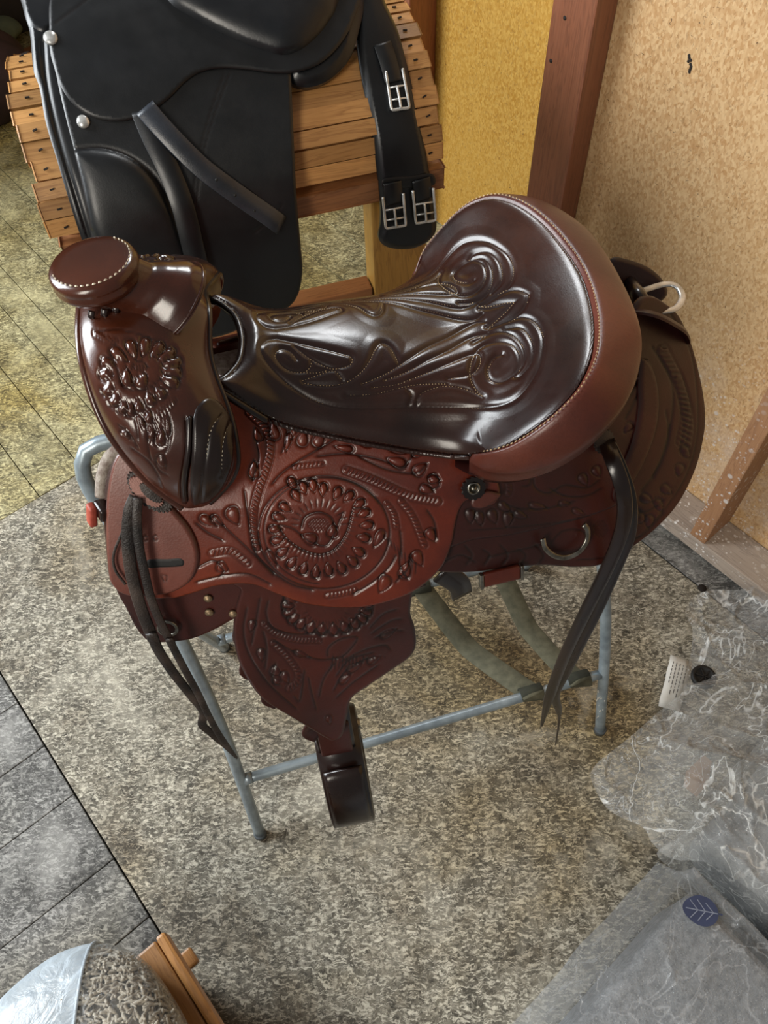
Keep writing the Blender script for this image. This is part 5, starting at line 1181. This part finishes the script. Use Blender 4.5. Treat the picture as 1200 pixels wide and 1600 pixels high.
# dark plug on the floor
c = FRM.at(1100, 1057, z=.070); dk = lathe('rubber_disc', [(.0, 0.0), (.0225, .0), (.0235, .004), (.0225, .010), (.018, .0105), (.016, .008), (.004, .008), (.0, .009)], BLK, None, Matrix.Rotation(ROOM.a, 4, 'Z') @ Matrix.Translation((c[0], -c[1], .062)), 28)
dk.rotation_euler = (0, 0, 0); tag(dk, 'round black rubber disc on the crumpled film beside the white paper tag', 'disc')
for k in range(3):
    a = k * pi / 3; R0 = Matrix.Rotation(ROOM.a, 4, 'Z') @ Matrix.Translation((c[0], -c[1], .070)) @ Matrix.Rotation(a, 4, 'Z'); bm = bmesh.new(); boxbm(bm, (-.016, -.0012, 0), (.016, .0012, .0022), R0); bmobj('rib', bm, BLK, dk, bevel=.0004)
# scrap of brown paper inside the film
cp_ = rempty('brown_paper_scrap'); tag(cp_, 'crumpled brown paper scrap showing through the clear plastic film', 'paper')
q_ = [zfr(*p) for p in ((1100, 1180, .05), (1112, 1190, .055), (1106, 1225, .05), (1088, 1245, .04), (1068, 1228, .04), (1072, 1205, .05))]
mid = np.mean(q_, 0) + A(0, 0, .008); po2 = mesh('paper', list(q_) + [tuple(mid)], [(i, (i + 1) % 6, 6) for i in range(6)], CARD, cp_, False); md = po2.modifiers.new('sheet', 'SOLIDIFY'); md.thickness = .001

# ------------------------------------------------------------------ step stool and bag of wood pellets
ZT = .20
stool = rempty('wooden_step_stool'); tag(stool, 'small oiled wooden step stool under the pellet bag, bottom left', 'stool')
sx, sy = rp(257, 1456, ZT)
box('top_board', (sx - .30, sy - .42, ZT - .022), (sx - .016, sy, ZT), STOOLW, stool, bevel=.004)
box('edge_board', (sx - .015, sy - .42, ZT - .030), (sx, sy + .002, ZT + .003), STOOLW, stool, bevel=.005)
for yy in (sy - .05, sy - .40): box('side_board', (sx - .28, yy, .001), (sx - .03, yy + .02, ZT - .0225), STOOLW, stool, bevel=.003)
box('lower_step', (sx - .03, sy - .050, .120), (sx + .010, sy - .024, .135), STOOLW, stool, bevel=.003)
bag = rempty('bag_of_wood_pellets'); tag(bag, 'clear and white plastic bag of pale wood pellets in the bottom left corner', 'bag')
bx, by, bz = sx - .155, sy - .095, ZT + .002
rx_, ry_, rz_ = .128, .145, .125
def bagpt(th_, ph_, k=1.0):
    c, s = cos(ph_), sin(ph_); e = .62
    sg = lambda v, p: np.sign(v) * abs(v) ** p
    x = rx_ * k * sg(c, e) * sg(cos(th_), .8); y = ry_ * k * sg(c, e) * sg(sin(th_), .8); z = rz_ * (k * (.5 + .5 * sg(s, .75)))
    return A(bx + x, by + y, bz + z + .006 * sin(3 * th_ + 2) * c)
def bagmesh(name, th0, th1, p0, p1, k, mat, nx=60, ny=34, amp=.003):
    V = []
    for i in range(nx):
        for j in range(ny):
            t = th0 + (th1 - th0) * i / (nx - 1); p = p0 + (p1 - p0) * j / (ny - 1); kk = k + amp * 8 * abs(sin(5 * t + 3 * p) * sin(9 * p + 2 * t)) * .3; V.append(bagpt(t, p, kk))
    return mesh(name, V, [(i * ny + j, (i + 1) * ny + j, (i + 1) * ny + j + 1, i * ny + j + 1) for i in range(nx - 1) for j in range(ny - 1)], mat, bag)
bagmesh('pellet_mass', 0, 2 * pi, -pi / 2, pi / 2, .93, PELLETD)
bagmesh('clear_window', -2.1, 1.0, -pi / 2, pi / 2, 1.02, FILMC)
bagmesh('milky_wrap', .95, 4.2, -pi / 2, pi / 2, 1.03, FILMW)
V = []; Fc = []
for k in range(6500):
    t = random.uniform(0, 2 * pi); p = math.asin(random.uniform(-.5, 1)); c = bagpt(t, p, random.uniform(.94, .985)); n = c - A(bx, by, bz + .05); n /= np.linalg.norm(n)
    d = RNG.normal(size=3); d -= n * (d @ n) * .75; d /= np.linalg.norm(d); b = np.cross(n, d); b /= np.linalg.norm(b) + 1e-9; e = np.cross(d, b); l = random.uniform(.0045, .009); r = random.uniform(.0015, .0026); o = len(V)
    for m_, rr in ((-1, .6), (-.7, 1), (.7, 1), (1, .6)):
        for a in range(5): V.append(c + d * l * m_ + (b * cos(a * 1.2566) + e * sin(a * 1.2566)) * r * rr)
    for m_ in range(3):
        for a in range(5): Fc.append((o + m_ * 5 + a, o + m_ * 5 + (a + 1) % 5, o + m_ * 5 + 5 + (a + 1) % 5, o + m_ * 5 + 5 + a))
    Fc += [(o + 4, o + 3, o + 2, o + 1, o), (o + 15, o + 16, o + 17, o + 18, o + 19)]
pm = mesh('wood_pellets', np.array(V), Fc, PELLET, bag); pm['kind'] = 'stuff'
# folded seam of the milky film
tube('bag_seam', spl(np.array([bagpt(.95, p, 1.035) for p in np.linspace(-1.2, 1.5, 14)]), 40), .0022, FILMW, bag, 8)

# ------------------------------------------------------------------ dim things on the floor beyond the rack
def lump(name, px, py, r, mat, label, cat, sq=(1, 1, 1), seed=1):
    X, Y = rp(px, py, 0); bm = bmesh.new(); bmesh.ops.create_icosphere(bm, subdivisions=4, radius=1.0)
    for v in bm.verts:
        k = 1 + .16 * noise2(A(v.co.x + v.co.z), A(v.co.y), seed, 3, 2.5)[0]; z = v.co.z
        v.co = Vector((v.co.x * r * sq[0] * k + X, v.co.y * r * sq[1] * k + Y, max(0, (z * k + .85) * r * sq[2]) + .001))
    o = bmobj(name, bm, mat, None, True); o.rotation_euler = (0, 0, ROOM.a); tag(o, label, cat); return o
lump('cloth_bundle', -12, 175, .17, plain('maroon_cloth', '#3a2526', .9, 0, '#241617', 12, .4, 60), 'dark maroon cloth bundle at the left edge beyond the rack', 'cloth', (1, 1.2, .8), 3)
lump('sage_pad', -6, 70, .10, plain('sage_cloth', '#66705c', .9, 0, '#4c5546', 12, .4, 60), 'sage green pad in the dim corner at the upper left', 'pad', (1.2, 1, .5), 5)
X, Y = rp(38, 105, 0)
o = box('offcut_board', (X - .16, Y - .05, .001), (X + .12, Y + .05, .04), PINEX, None, .004); o.rotation_euler = (0, 0, ROOM.a); tag(o, 'brown wooden offcut lying left of the black saddle on the dim floor', 'board')
